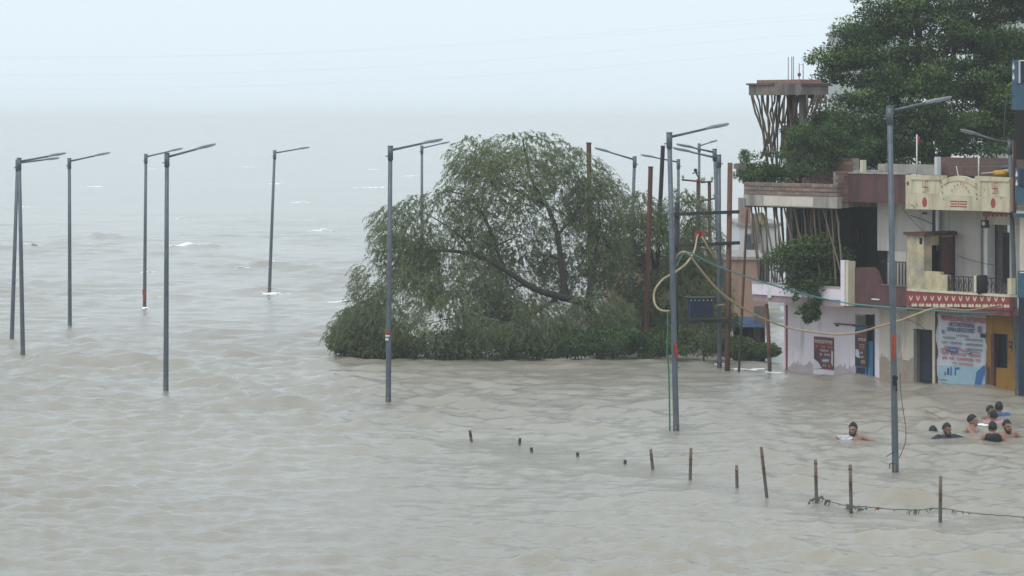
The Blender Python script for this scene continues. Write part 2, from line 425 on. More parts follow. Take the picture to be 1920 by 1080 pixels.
def build_water():
    rows = [26.0]
    while rows[-1] < 9000:
        D = rows[-1]
        rows.append(D + max(0.085, min(D * D / (FPX * CAMH) * 1.05, D * 0.035)))
    rows = np.array(rows)
    NC = 440
    u = np.linspace(-1, 1, NC)
    half = rows * 0.175 + 4.0
    X = half[:, None] * u[None, :]
    Y = np.repeat(rows[:, None], NC, 1)
    sp = np.maximum(np.gradient(rows)[:, None], (half[:, None] * 2 / NC) * 0.6) * np.ones((1, NC))
    Z = np.zeros_like(X)
    for a in range(0, len(rows), 100):
        Z[a:a + 100] = water_z(X[a:a + 100], Y[a:a + 100], sp[a:a + 100])
    Z *= np.clip((6000 - Y) / 3500, 0, 1)
    NR = len(rows)
    V = np.stack([X, Y, Z], -1).reshape(-1, 3)
    idx = np.arange(NR * NC).reshape(NR, NC)
    q = np.stack([idx[:-1, :-1], idx[:-1, 1:], idx[1:, 1:], idx[1:, :-1]], -1).reshape(-1, 4)
    b = len(V)
    # the still sheet that carries the water on to the sides and behind the camera
    V = np.concatenate([V, np.array([(-6000, -400, -0.5), (6000, -400, -0.5), (6000, 8990, -0.5), (-6000, 8990, -0.5)])])
    q = np.concatenate([q, np.array([[b, b + 1, b + 2, b + 3]])])
    me = bpy.data.meshes.new('flood_water')
    me.vertices.add(len(V)); me.vertices.foreach_set('co', V.reshape(-1).astype(np.float32))
    me.loops.add(q.size); me.loops.foreach_set('vertex_index', q.reshape(-1).astype(np.int32))
    me.polygons.add(len(q)); me.polygons.foreach_set('loop_start', np.arange(0, q.size, 4, dtype=np.int32))
    try: me.polygons.foreach_set('loop_total', np.full(len(q), 4, dtype=np.int32))
    except Exception: pass
    me.update(calc_edges=True)
    me.polygons.foreach_set('use_smooth', np.ones(len(q), dtype=bool))
    m, n, l = newmat('muddy_water')
    out = n.new('ShaderNodeOutputMaterial')
    bs = n.new('ShaderNodeBsdfPrincipled')
    bs.inputs['Roughness'].default_value = 0.14
    bs.inputs['IOR'].default_value = 1.33
    tc = n.new('ShaderNodeTexCoord')
    nz = n.new('ShaderNodeTexNoise'); nz.inputs['Scale'].default_value = 0.05; nz.inputs['Detail'].default_value = 5
    l.new(tc.outputs['Object'], nz.inputs['Vector'])
    r = ramp(n, [(0.3, (0.27, 0.243, 0.195)), (0.7, (0.34, 0.31, 0.255))])
    l.new(nz.outputs[0], r.inputs[0]); l.new(r.outputs[0], bs.inputs['Base Color'])
    mp = n.new('ShaderNodeMapping'); mp.inputs['Scale'].default_value = (0.6, 1.5, 1)
    l.new(tc.outputs['Object'], mp.inputs[0])
    n2 = n.new('ShaderNodeTexNoise'); n2.inputs['Scale'].default_value = 6.0; n2.inputs['Detail'].default_value = 6; n2.inputs['Roughness'].default_value = 0.68
    l.new(mp.outputs[0], n2.inputs['Vector'])
    bp = n.new('ShaderNodeBump'); bp.inputs['Strength'].default_value = 0.85; bp.inputs['Distance'].default_value = 0.028
    l.new(n2.outputs[0], bp.inputs['Height']); l.new(bp.outputs[0], bs.inputs['Normal'])
    l.new(bs.outputs[0], out.inputs[0])
    o = link('flood_water', me, m)
    tag(o, kind='structure', label='grey brown choppy flood water reaching to the hazy horizon', cat='water')
    return o
build_water()

def build_foam():
    spots = [(505, 552, 40, 0.07), (475, 502, 34, 0.045), (500, 497, 18, 0.03), (345, 463, 44, 0.04), (20, 388, 36, 0.06), (288, 317, 16, 0.14), (172, 350, 24, 0.1), (600, 433, 28, 0.04),
             (478, 313, 26, 0.12), (645, 567, 26, 0.03), (278, 510, 18, 0.04), (318, 557, 26, 0.025), (1190, 345, 22, 0.1), (1155, 352, 18, 0.06), (695, 352, 22, 0.1), (760, 330, 16, 0.1),
             (1095, 303, 30, 0.12), (700, 318, 20, 0.12), (122, 530, 10, 0.03), (287, 531, 12, 0.02), (1845, 906, 12, 0.02), (1840, 802, 16, 0.03),
             (1400, 692, 30, 0.03), (1350, 689, 12, 0.03), (1450, 700, 18, 0.03), (271, 577, 8, 0.03), (340, 410, 16, 0.035), (560, 380, 24, 0.04),
             (60, 460, 16, 0.03), (520, 345, 20, 0.06)]
    qs = []
    for (px, py, hw, thick) in spots:
        D = dist(py); x0 = (px - CX) / FPX * D; L = hw / FPX * D
        for k in range(16):
            cx = x0 + RNG.normal(0, 0.45) * L; cyy = D + RNG.normal(0, 0.5) * thick * 4
            ll = L * RNG.uniform(0.08, 0.4); ph = RNG.uniform(0, 6)
            ns = 10
            xs = cx + np.linspace(-ll, ll, ns + 1)
            yc = cyy + 0.25 * thick * np.sin(np.linspace(0, 4, ns + 1) + ph) * 4
            ht = 0.45 * thick * (1 - np.linspace(-1, 1, ns + 1) ** 2) * RNG.uniform(0.5, 1.6, ns + 1) * 1.6 + 0.005
            za = water_z(xs, yc - ht) + 0.012; zb = water_z(xs, yc + ht) + 0.012; zm = np.maximum(water_z(xs, yc), (za + zb) / 2) + 0.02
            for i in range(ns):
                a0 = (xs[i], yc[i] - ht[i], za[i]); a1 = (xs[i + 1], yc[i + 1] - ht[i + 1], za[i + 1])
                m0 = (xs[i], yc[i], zm[i]); m1 = (xs[i + 1], yc[i + 1], zm[i + 1])
                b0 = (xs[i], yc[i] + ht[i], zb[i]); b1 = (xs[i + 1], yc[i + 1] + ht[i + 1], zb[i + 1])
                qs.append((a0, a1, m1, m0)); qs.append((m0, m1, b1, b0))
    me = quads_mesh('foam', np.array(qs))
    m = surf('foam', (0.95, 0.96, 0.96), (0.86, 0.87, 0.86), rough=0.9, scale=6, bump=0.3, bscale=15, bdist=0.03)
    tag(link('foam', me, m), kind='stuff', label='thin white foam streaks on the wave crests', cat='foam')
build_foam()

def build_haze():
    b = MB(); b.box(-6050, 6050, -450, 9500, -1.7, 14.5)
    m, n, l = newmat('haze')
    out = n.new('ShaderNodeOutputMaterial')
    pv = n.new('ShaderNodeVolumePrincipled')
    pv.inputs['Color'].default_value = (0.955, 0.985, 1.0, 1)
    pv.inputs['Density'].default_value = HAZE
    pv.inputs['Anisotropy'].default_value = 0.0
    l.new(pv.outputs[0], out.inputs['Volume'])
    o = b.build('haze', m)
    tag(o, kind='stuff', label='pale rainy haze filling the air over the flood', cat='haze')
HAZE = 0.0005
build_haze()

# ------------------------------------------------------------------ street lamps
def spline(pts, n=8):
    "smooth curve through the points"
    pts = [Vector(p) for p in pts]
    out = []
    for i in range(len(pts) - 1):
        p0 = pts[max(i - 1, 0)]; p1 = pts[i]; p2 = pts[i + 1]; p3 = pts[min(i + 2, len(pts) - 1)]
        for k in range(n):
            t = k / n
            out.append(0.5 * ((2 * p1) + (p2 - p0) * t + (2 * p0 - 5 * p1 + 4 * p2 - p3) * t * t + (3 * p1 - p0 - 3 * p2 + p3) * t ** 3))
    out.append(pts[-1])
    return out

def street_lamp(base, top, tip, D, label, r0=0.066, r1=0.05, ydir=0.12, head=0.42):
    b = P(base[0], base[1], D); t = P(top[0], top[1], D); e = P(tip[0], tip[1], D)
    root = empty('street_lamp', (b.x, D, 0), 0, label, 'street lamp', 'street lamps standing in the flood')
    o = Vector((b.x, D, 0))
    lean = (t - b) / max(t.z - b.z, 0.1)
    foot = b + lean * (-1.6 - b.z)
    t = t - o; e = e - o; foot = foot - o; b = b - o
    e.y += ydir * (1 if e.x > t.x else -1) * abs(e.x - t.x)
    MB().tube([foot, b, b.lerp(t, 0.5), t], [r0 * 1.05, r0, (r0 + r1) / 2, r1], 10).build('pole', M['galv'], root)
    MB().tube([b + Vector((0, 0, -.5)), b + (t - b) * (0.16 / max(0.2, t.z - b.z))], [r0 * 1.02] * 2, 10).build('wet_band', M['wet_metal'], root)
    MB().tube([t + Vector((0, 0, -0.30)), t + Vector((0, 0, 0.03))], [r1 * 1.28] * 2, 10).build('sleeve', M['galv'], root)
    MB().tube([t + Vector((0, 0, 0.028)), t + Vector((0, 0, 0.05))], [r1 * 1.4] * 2, 10).build('cap', M['lamp'], root)
    s = -1 if e.x > t.x else 1
    MB().tube([t + Vector((s * 0.05, 0, -0.20)), t + Vector((s * 0.115, 0, -0.20))], 0.016, 6).build('clamp_bolt', M['lamp'], root)
    a0 = t + Vector((0, 0, -0.06))
    d = (e - a0); L = d.length; d.normalize()
    hl = min(head, L * 0.42)
    h0 = e - d * hl
    MB().tube([a0, h0 + d * 0.06], [0.030, 0.024], 8).build('arm', M['galv'], root)
    # flat lantern: neck plus a shallow tapered shell
    q = d.to_track_quat('X', 'Z').to_matrix().to_4x4(); q.translation = h0
    hb = MB()
    prof = [(-0.10, 0.035, 0.03), (0.0, 0.055, 0.042), (0.10, 0.10, 0.045), (hl * 0.6, 0.115, 0.036), (hl * 0.95, 0.10, 0.024), (hl, 0.07, 0.012)]
    rings = []
    for (x, w, h) in prof:
        rings.append([q @ Vector((x, w * sy, h * sz)) for sy, sz in ((-1, -0.6), (1, -0.6), (1, 0.3), (0.6, 1), (-0.6, 1), (-1, 0.3))])
    vv = [p for r_ in rings for p in r_]; ff = []
    for i in range(len(prof) - 1):
        for k in range(6):
            ff.append((i * 6 + k, i * 6 + (k + 1) % 6, (i + 1) * 6 + (k + 1) % 6, (i + 1) * 6 + k))
    ff += [tuple(reversed(range(6))), tuple((len(prof) - 1) * 6 + k for k in range(6))]
    hb.add(vv, ff)
    hd = hb.build('lamp_head', M['lamp'], root)
    MB().box(0.12, hl * 0.92, -0.075, 0.075, -0.036, -0.026, q).build('lens', M['lens'], hd)
    return root

street_lamp((22, 639), (33, 302), (111, 296), dist(639), 'leaning lamp at the far left, the lower arm of the crossed pair')
street_lamp((43, 670), (36, 299), (123, 287), dist(670), 'leaning lamp at the far left, nearer pole of the crossed pair with higher arm')
street_lamp((131, 612), (130, 299), (206, 286), dist(612), 'straight grey lamp alone just beside the crossed pair')
street_lamp((271, 576), (273.5, 291), (342, 278), dist(576), 'thin grey lamp with a red cloth tied near its foot')
street_lamp((311, 733), (313, 290), (404, 270), dist(733), 'tall near lamp in the open water just beside the cloth-tied lamp')
street_lamp((505, 548), (515, 284), (580, 276), dist(550), 'slim leaning lamp with white foam round its foot in open water')
street_lamp((728, 753), (732, 277), (830, 261), dist(753), 'tall grey lamp with a torn sticker standing in front of the willow')
street_lamp((791, 529), (791, 275), (843, 266), 150.0, 'small distant lamp rising behind the left shoulder of the willow')
street_lamp((1178, 621), (1190, 296), (1115, 277), 115.0, 'lamp with arm pointing left, rising behind the willow beside the bare rusty post')
street_lamp((1272, 575), (1272, 301), (1201, 290), 130.0, 'small far lamp with arm pointing left behind the near hose-draped lamp')
street_lamp((1268, 808), (1255, 252), (1367, 232), dist(808), 'tall near lamp with a tan hose looped round it')
street_lamp((1349, 690), (1348, 293), (1261, 277), dist(690), 'lamp with arm pointing left beside the rusty post of the transformer frame')
street_lamp((1354, 659), (1340, 282), (1268, 270), 105.0, 'leaning lamp half hidden behind the lamp by the transformer frame')
street_lamp((1311, 529), (1311, 271), (1345, 263), 150.0, 'thin farthest lamp with short arm, seen beyond the transformer frame')
street_lamp((1679, 885), (1668, 203), (1785, 182), dist(885), 'tallest nearest lamp in front of the houses with an orange cloth')
street_lamp((1909, 741), (1893, 266), (1800, 243), dist(741), 'dark lamp at the right edge before the ochre wall, arm pointing left')

# ------------------------------------------------------------------ bare posts and the transformer frame
def post(name, top, base, D, r, mat, label, cat='post', group=None, square=False):
    t = P(top[0], top[1], D); b = P(base[0], base[1], D)
    d = (t - b) / max(t.z - b.z, 0.1)
    foot = b + d * (-1.6 - b.z)
    o = Vector((b.x, D, 0))
    root = empty(name, o, 0, label, cat, group)
    n = 4 if square else 9
    k = 1.35 if square else 1.0
    MB().tube([foot - o, b - o, t - o], [r * k, r * k, r * k * 0.95], n, smooth=not square).build('shaft', mat, root)
    MB().tube([t - o, t - o + Vector((0, 0, 0.03))], [r * k * 1.12] * 2, n, smooth=not square).build('end_plate', M['dark_steel'], root)
    return root
post('steel_post', (1104, 269), (1108, 640), 106.0, 0.055, M['rust'], 'rust red bare post rising out of the willow crown', group='bare posts by the willow', square=True)
post('steel_post', (1220, 314), (1211, 640), 104.0, 0.052, M['rust'], 'shorter rusty bare post between the two dark-armed lamps right of the willow', group='bare posts by the willow', square=True)
post('steel_post', (1243, 275), (1226, 640), 106.0, 0.048, M['dark_steel'], 'dark grey leaning post close behind the hose-draped lamp', group='bare posts by the willow', square=True)

FD = 97.5
fr = empty('transformer_structure', P(1316, HY, FD) - Vector((0, 0, CAMH)), 0, 'two-post steel frame with three dark cross beams carrying the transformer', 'frame')
fo = fr.location.copy()
def fpt(px, py, dy=0.0): return P(px, py, FD) - fo + Vector((0, dy, 0))
MB().tube([fpt(1266, 820), fpt(1269, 380)], [0.062, 0.058], 8).build('post', M['dark_steel'], fr)
MB().tube([fpt(1362, 820), fpt(1369, 305)], [0.075, 0.068], 8).build('post', M['rust'], fr)
for (x0, y0, x1, y1) in ((1254, 402, 1386, 397), (1254, 461, 1387, 455), (1245, 605, 1384, 600)):
    bm_ = MB()
    a, b = fpt(x0, y0, -0.09), fpt(x1, y1, -0.09)
    ang = math.atan2(b.z - a.z, b.x - a.x)
    R_ = Matrix.Translation(a) @ Matrix.Rotation(-ang, 4, 'Y')
    L_ = (b - a).length
    bm_.box(0, L_, -0.02, -0.005, -0.045, 0.045, R_)          # web
    bm_.box(0, L_, -0.005, 0.045, 0.035, 0.0452, R_)          # flanges
    bm_.box(0, L_, -0.005, 0.045, -0.0452, -0.035, R_)
    beam = bm_.build('cross_beam', M['dark_steel'], fr)
    for q_ in (0.06, 0.5, 0.94):
        MB().tube([R_ @ Vector((L_ * q_, -0.035, 0)), R_ @ Vector((L_ * q_, -0.018, 0))], 0.018, 6).build('bolt', M['galv'], beam)

tr = empty('transformer', P(1312, 600, FD), 0, 'blue ribbed transformer box sitting on the lowest cross beam', 'transformer')
to = tr.location.copy()
def tpt(px, py): 
    p = P(px, py, FD) - to
    return p.x, p.z
x0, zt = tpt(1291, 559); x1, zb = tpt(1337, 596)
MB().box(x0, x1, -0.28, 0.28, zb + 0.015, zt).build('tank', M['transformer'], tr, bevel=0.01)
xl0, zl = tpt(1284, 557); xl1, _ = tpt(1341, 557)
MB().box(xl0, xl1, -0.34, 0.34, zt + 0.002, zt + 0.035).build('lid', M['dark_steel'], tr)
for k in range(9):
    xx = x0 + (x1 - x0) * (k + 0.5) / 9
    MB().box(xx - 0.008, xx + 0.008, -0.37, -0.281, zb + 0.06, zt - 0.05).build('cooling_fin', M['transformer'], tr)
for k in range(6):
    xx = x0 + (x1 - x0) * (k + 0.5) / 6
    MB().tube([(xx, -0.30, zt - 0.045), (xx, -0.385, zt - 0.035)], [0.02, 0.014], 7).build('bushing', M['ceramic'], tr)
MB().tube([(x1 + 0.001, 0, zb + 0.3), (x1 + 0.18, 0, zb + 0.34), (x1 + 0.3, 0, zb + 0.36)], 0.022, 7).build('outlet_pipe', M['hose_tan'], tr)

# two rusty utility poles with cross arms and insulators behind the bushes
def utility_pole(top, base, D, arms, label):
    o = P(base[0], base[1], D); o.z = 0
    root = empty('utility_pole', o, 0, label, 'utility pole', 'rusty utility poles behind the bushes')
    t = P(top[0], top[1], D) - o; b = P(base[0], base[1], D) - o
    b.z = -1.5
    MB().tube([b, t], [0.06, 0.052], 6, smooth=False).build('shaft', M['rust'], root)
    for (x0, y0, x1, y1) in arms:
        a = P(x0, y0, D) - o; c = P(x1, y1, D) - o
        a.y -= 0.07; c.y -= 0.07
        arm = MB().tube([a, c], 0.028, 4, smooth=False).build('cross_arm', M['rust'], root)
        for q_ in (0.05, 0.95):
            p = a.lerp(c, q_)
            MB().tube([p, p + Vector((0, 0, 0.05)), p + Vector((0, 0, 0.07)), p + Vector((0, 0, 0.13)), p + Vector((0, 0, 0.16))], [0.018, 0.02, 0.045, 0.045, 0.02], 8).build('insulator', M['ceramic'], arm)
    return root
utility_pole((1309, 336), (1306, 640), 112.0, [(1278, 337, 1322, 341), (1285, 380, 1320, 378)], 'rusty pole with two short cross arms poking above the bushes')
utility_pole((1330, 340), (1334, 640), 111.0, [(1314, 342, 1336, 340), (1283, 380, 1342, 372)], 'rusty pole with one long cross arm beside the leaning lamp')
up = P(1304, 322, 112.0)
sw = empty('pole_switch', up, 0, 'small dark switch gear on top of the rusty utility pole', 'switch gear')
MB().tube(spline([(0, 0, 0.03), (0.05, 0, -0.1), (0.10, 0, -0.22), (0.06, 0, -0.42)], 5), 0.022, 6).build('jumper_cable', M['wire'], sw)
MB().tube([(0, -0.03, 0.0), (0, -0.03, 0.06), (0, -0.03, 0.1)], [0.05, 0.06, 0.03], 8).build('cap', M['dark_steel'], sw)
MB().tube([(-0.10, 0, -0.05), (0.1, 0, -0.02)], 0.02, 6).build('bracket', M['dark_steel'], sw)

# ------------------------------------------------------------------ bamboo stakes and their rope
stakes = [((884, 828), (881, 807), 'bamboo stake, first of the row at its far left end'),
          ((974, 834), (975, 821), 'short stake, second from the far left end of the row'),
          ((997, 848), (996, 839), 'tiny dark stub just beside the second stake of the row'),
          ((1083, 857), (1083, 848), 'tiny dark stub alone halfway between the left stakes and the leaning one'),
          ((1172, 871), (1172, 862), 'tiny dark stub just left of the first leaning stake'),
          ((1224, 881), (1220, 842), 'dark leaning stake below the hose-draped lamp, tilted left'),
          ((1294, 900), (1295.5, 840), 'straight dark stake just right of the hose-draped lamp'),
          ((1382, 914), (1381, 872), 'short straight dark stake next to the tall tilted one'),
          ((1438, 934), (1427, 838), 'tallest stake, tilted left, pale above and wet below'),
          ((1531, 944), (1529, 862), 'straight stake where the littered rope begins'),
          ((1596, 960), (1594, 871), 'stake with rope and weed knotted round its foot'),
          ((1763, 977), (1763.5, 893), 'rightmost stake standing alone with the rope passing it')]
for (b, t, lab) in stakes:
    D = dist(b[1])
    o = P(b[0], b[1], D)
    root = empty('bamboo_stake', (o.x, D, 0), 0, lab, 'stake', 'row of bamboo stakes in the flood')
    o = Vector((o.x, D, 0))
    pt = P(t[0], t[1], D) - o; pb = P(b[0], b[1], D) - o
    d = (pt - pb); hgt = d.length; d.normalize()
    foot = pb - d * 1.3
    r = 0.030
    wet = min(0.42, hgt * 0.45)
    mid = pb + d * wet
    w = MB().tube([foot, mid], [r * 1.04, r * 1.02], 9).build('wet_foot', M['wet_stake'], root)
    if hgt > 0.25:
        MB().tube([mid, pt], [r * 1.0, r * 0.94], 9).build('cane', M['stake'], root)
        k = wet + 0.12
        while k < hgt - 0.05:
            q_ = pb + d * k
            MB().tube([q_ - d * 0.008, q_ + d * 0.008], [r * 1.14] * 2, 9).build('node_ring', M['wet_stake'], root)
            k += random.uniform(0.2, 0.3)
        MB().tube([pt, pt - d * 0.03], [r * 0.7, r * 0.7], 8).build('hollow_end', M['wet_stake'], root)
    else:
        MB().tube([mid, pt], [r * 1.0, r * 0.94], 9).build('cane', M['wet_stake'], root)

def on_rope(px, py, dy=0): 
    D = dist(py + 9) + dy
    return P(px, py, D)
rp = empty('littered_rope', (on_rope(1700, 955).x, on_rope(1700, 955).y, 0), 0, 'dark rope with weed and rags strung along the right stakes at water level', 'rope')
ro = rp.location.copy()
pts = [on_rope(x, y) - ro for x, y in ((1516, 941), (1531, 932), (1545, 936), (1562, 942), (1580, 946), (1596, 950), (1618, 950), (1650, 953), (1690, 955.5), (1725, 956), (1763, 953), (1800, 959), (1850, 964), (1900, 968), (1960, 973))]
cu = spline(pts, 6)
for q_ in cu: q_.z += random.uniform(-0.008, 0.008)
MB().tube(cu, 0.008, 6).build('strand', M['rope'], rp)
for k in range(44):
    q_ = cu[random.randrange(len(cu))]
    L_ = random.uniform(0.02, 0.09) * (1.6 if random.random() < 0.2 else 1)
    MB().tube([q_, q_ + Vector((random.uniform(-0.03, 0.03), random.uniform(-0.02, 0.02), -L_ * 0.5)), q_ + Vector((random.uniform(-0.04, 0.04), random.uniform(-0.03, 0.03), -L_))], [0.007, 0.009, 0.003], 5).build('weed_tuft', random.choice([M['rope'], M['rope'], M['wire'], M['soil']]), rp)
knot = MB()
kc = on_rope(1608, 953) - ro
for k in range(14):
    a = kc + Vector((random.uniform(-0.13, 0.1), random.uniform(-0.05, 0.05), random.uniform(-0.05, 0.04)))
    knot.tube(spline([a, a + Vector((random.uniform(-0.12, 0.12), 0, random.uniform(-0.05, 0.05))), a + Vector((random.uniform(-0.16, 0.16), 0, random.uniform(-0.06, 0.03)))], 4), 0.006, 5)
knot.build('weed_knot', M['rope'], rp)

def rag(px, py, w, h, D, mat, label, name='rag', seed=0, cat='rag', group=None, n=6):
    "limp hanging scrap of cloth with folds"
    rr = random.Random(seed)
    o = P(px, py, D)
    vs_, fs = [], []
    for j in range(n + 1):
        for i in range(n + 1):
            u, v = i / n, j / n
            x = (u - 0.5) * w * (1 - 0.25 * v) + 0.12 * w * math.sin(v * 3 + seed)
            z = -v * h * (0.85 + 0.25 * math.sin(u * 5 + seed))
            y = 0.16 * w * math.sin(u * 9 + seed + v * 2) + rr.uniform(-0.05, 0.05) * w
            edge = (i in (0, n)) or (j in (0, n))
            vs_.append((x + (rr.uniform(-.12, .12) * w if edge else 0), y - 0.02, z + (rr.uniform(-.1, .1) * h if edge else 0)))
    for j in range(n):
        for i in range(n):
            fs.append((j * (n + 1) + i, (j + 1) * (n + 1) + i, (j + 1) * (n + 1) + i + 1, j * (n + 1) + i + 1))
    b = MB(); b.add(vs_, fs, True)
    ob = b.build(name, mat, None, o)
    so = ob.modifiers.new('thickness', 'SOLIDIFY'); so.thickness = 0.006
    tag(ob, label, cat, group)
    return ob
RD = dist(962)
rag(1715, 955, 0.07, 0.11, RD, M['green_cloth'], 'dark green rag hanging from the rope into the water', seed=1)
rag(1645, 951, 0.09, 0.05, RD, M['red_cloth'], 'small red rag caught on the rope near the knotted stake', seed=2)
rag(1624, 951, 0.05, 0.05, RD, M['hose_teal'], 'small teal scrap on the rope beside the weed knot', seed=3)
rag(1554, 937, 0.07, 0.05, dist(945), M['black_cloth'], 'small black rag on the rope between the two roped stakes', seed=4)
rag(1541, 930, 0.05, 0.06, dist(945), M['soil'], 'brown scrap of sacking on the rope at its first stake', seed=5)
rag(1521, 936, 0.07, 0.04, dist(945), M['green_cloth'], 'thin green scrap at the loose left end of the rope', seed=6)
rag(1806, 958, 0.05, 0.10, RD, M['white_cloth'], 'small white plastic scrap hanging on the rope past the last stake', seed=7)
rag(1746, 952, 0.05, 0.04, RD, M['hose_teal'], 'small teal scrap on the rope just left of the last stake', seed=8)

# cloths and stickers on the lamp posts
rag(1676, 628, 0.085, 0.5, dist(885) - 0.12, M['orange_cloth'], 'orange and red cloth strip tied to the nearest lamp', name='cloth_strip', seed=9, cat='cloth')
rag(1679, 705, 0.10, 0.26, dist(885) - 0.12, M['black_cloth'], 'black strap knotted round the nearest lamp below its orange cloth', name='cloth_strip', seed=10, cat='cloth')
rag(1267, 646, 0.10, 0.30, dist(808) - 0.12, M['red_cloth'], 'red rag tied low on the hose-draped lamp', name='cloth_strip', seed=11, cat='cloth')
rag(269.5, 543, 0.09, 0.48, dist(576) - 0.12, M['orange_cloth'], 'red orange cloth tied at the foot of the thin lamp in open water', name='cloth_strip', seed=12, cat='cloth')
st = empty('torn_sticker', P(728, 640, dist(753)), 0, 'torn red and white sticker on the lamp before the willow', 'sticker')
for (a, b_, m_, w_) in ((0.02, 0.07, 'white_cloth', 0.068), (0.075, 0.10, 'green_cloth', 0.067), (0.11, 0.15, 'white_cloth', 0.0665), (0.15, 0.25, 'red_cloth', 0.066)):
    vs_ = [];
    for z in (a, b_):
        for k in range(9):
            an = math.pi * (1.02 + (0.5 + 1.5 * a) * k / 8)
            vs_.append((w_ * math.cos(an), w_ * math.sin(an), z + 0.015 * math.sin(k * 2 + a * 9)))
    bb = MB(); bb.add(vs_, [(k, k + 1, 10 + k, 9 + k) for k in range(8)], True)
    ob = bb.build('paper_band', M[m_], st)
    so = ob.modifiers.new('thickness', 'SOLIDIFY'); so.thickness = 0.004; so.offset = 1

# ------------------------------------------------------------------ hoses, ropes and wires
def cable(name, pts, r, mat, label, cat, n=8, sides=7):
    "pts: (px, py, D)"
    ps = [P(*p) for p in pts]
    o = ps[0].copy()
    b = MB().tube(spline([p - o for p in ps], n), r, sides)
    return tag(b.build(name, mat, None, o), label, cat)
D11 = dist(808)
cable('water_hose', [(1268, 484, D11 + 0.1), (1273, 476, D11 - .05), (1283, 472, D11 - 0.1), (1293, 478, D11), (1305, 495, D11 + .3), (1340, 537, D11 + 1.5), (1375, 566, 84), (1420, 592, 86), (1470, 612, 87), (1520, 622, 87), (1570, 627, 87), (1610, 623, 86), (1645, 613, 85), (1690, 600, 84.5), (1735, 583, 84.5), (1760, 577, 85), (1790, 580, 85.5), (1815, 582, 86), (1850, 577, 87), (1893, 571, 88.4)],
      0.024, M['hose_tan'], 'thick tan hose sagging from the near lamp across to the houses', 'hose')
cable('water_hose', [(1268, 500, D11 + 0.1), (1280, 478, D11 + .1), (1293, 474, D11), (1310, 482, D11 + .4), (1340, 497, D11 + 2), (1400, 519, 84), (1470, 541, 86), (1540, 559, 87), (1600, 570, 87), (1680, 577, 86.5), (1760, 583, 86.5), (1830, 587, 87), (1903, 588, 88.4), (1960, 587, 89)],
      0.018, M['hose_teal'], 'teal green hose stretched from the near lamp across the pink wall', 'hose')
cable('water_hose', [(1255, 583, D11 - 0.1), (1240, 582, D11 - 0.15), (1229, 572, D11 - .1), (1226, 556, D11), (1230, 540, D11), (1243, 524, D11 + .1), (1256, 516, D11 + .2), (1275, 504, D11 + .6), (1290, 490, D11 + 2), (1302, 470, 90), (1307, 446, 96), (1311, 440, FD - .3), (1318, 447, FD - .5), (1330, 468, FD - .5), (1343, 487, FD - .3)],
      0.024, M['hose_tan'], 'tan hose curling in a loop left of the near lamp', 'hose')
cable('water_hose', [(1252, 585, D11 + .12), (1252, 620, D11 + .1), (1251, 660, D11 + .1), (1254, 700, D11 + .1), (1256, 812, D11 + .1)], 0.018, M['hose_green'], 'green hose hanging straight down beside the near lamp', 'hose')
rag(1310, 433, 0.30, 0.20, FD - .4, M['red_cloth'], 'red rag bunched over the middle beam of the transformer frame', name='cloth_strip', seed=13, cat='cloth')
cable('loose_wire', [(1688, 700, D_ := dist(885)), (1688, 722, D_ - .1), (1692, 760, D_ - .2), (1698, 800, D_ - .2), (1698, 825, D_ - .2), (1692, 845, D_ - .1), (1686, 858, D_)], 0.007, M['wire'], 'thin black wire bowing out beside the nearest lamp', 'wire', sides=5)
cable('loose_wire', [(1662, 856, D_), (1670, 851, D_ - .1), (1676, 847, D_ - .1)], 0.008, M['wire'], 'short wire end poking left from the foot of the nearest lamp', 'wire', sides=5)
cable('loose_wire', [(1668, 878, D_), (1669, 870, D_ - .1), (1676, 869, D_ - .1)], 0.009, M['wire'], 'small wire hook just above the water on the nearest lamp', 'wire', sides=5)
cable('rescue_rope', [(1735, 769, 82.5), (1780, 792, 80), (1815, 812, 78), (1850, 832, 75.5), (1885, 847, 73.8), (1960, 866, 71.5)], 0.007, M['rope'], 'thin rope slanting over the water past the wading people', 'rope', sides=5)
for k, (ya, yb) in enumerate(((107, 52), (109, 60), (141, 88), (167, 118))):
    cable('power_line', [(-300, ya - 6, 210), (0, ya, 205), (480, ya - 6, 200), (960, (ya + yb) / 2 - 4, 195), (1500, yb - 22, 190), (2200, yb - 60, 185)], 0.0012, M['galv'],
          ['highest faint power line crossing the pale sky', 'second faint power line close under the highest', 'third faint power line from the top of the sky', 'lowest faint power line crossing the pale sky'][k], 'power line', sides=4)

# ------------------------------------------------------------------ trees and plants
def leaf_quads(pos, axis, nrm, length, width):
    "pos (n,3), axis (n,3) unit, nrm (n,3): diamond-ish leaf quads"
    side = np.cross(axis, nrm); side /= (np.linalg.norm(side, axis=1, keepdims=True) + 1e-9)
    L = length[:, None]; W = width[:, None]
    a = pos; b = pos + axis * L * 0.45 + side * W * 0.5; c = pos + axis * L; d = pos + axis * L * 0.45 - side * W * 0.5
    return np.stack([a, b, c, d], 1)

def unit(v): return v / (np.linalg.norm(v, axis=-1, keepdims=True) + 1e-9)

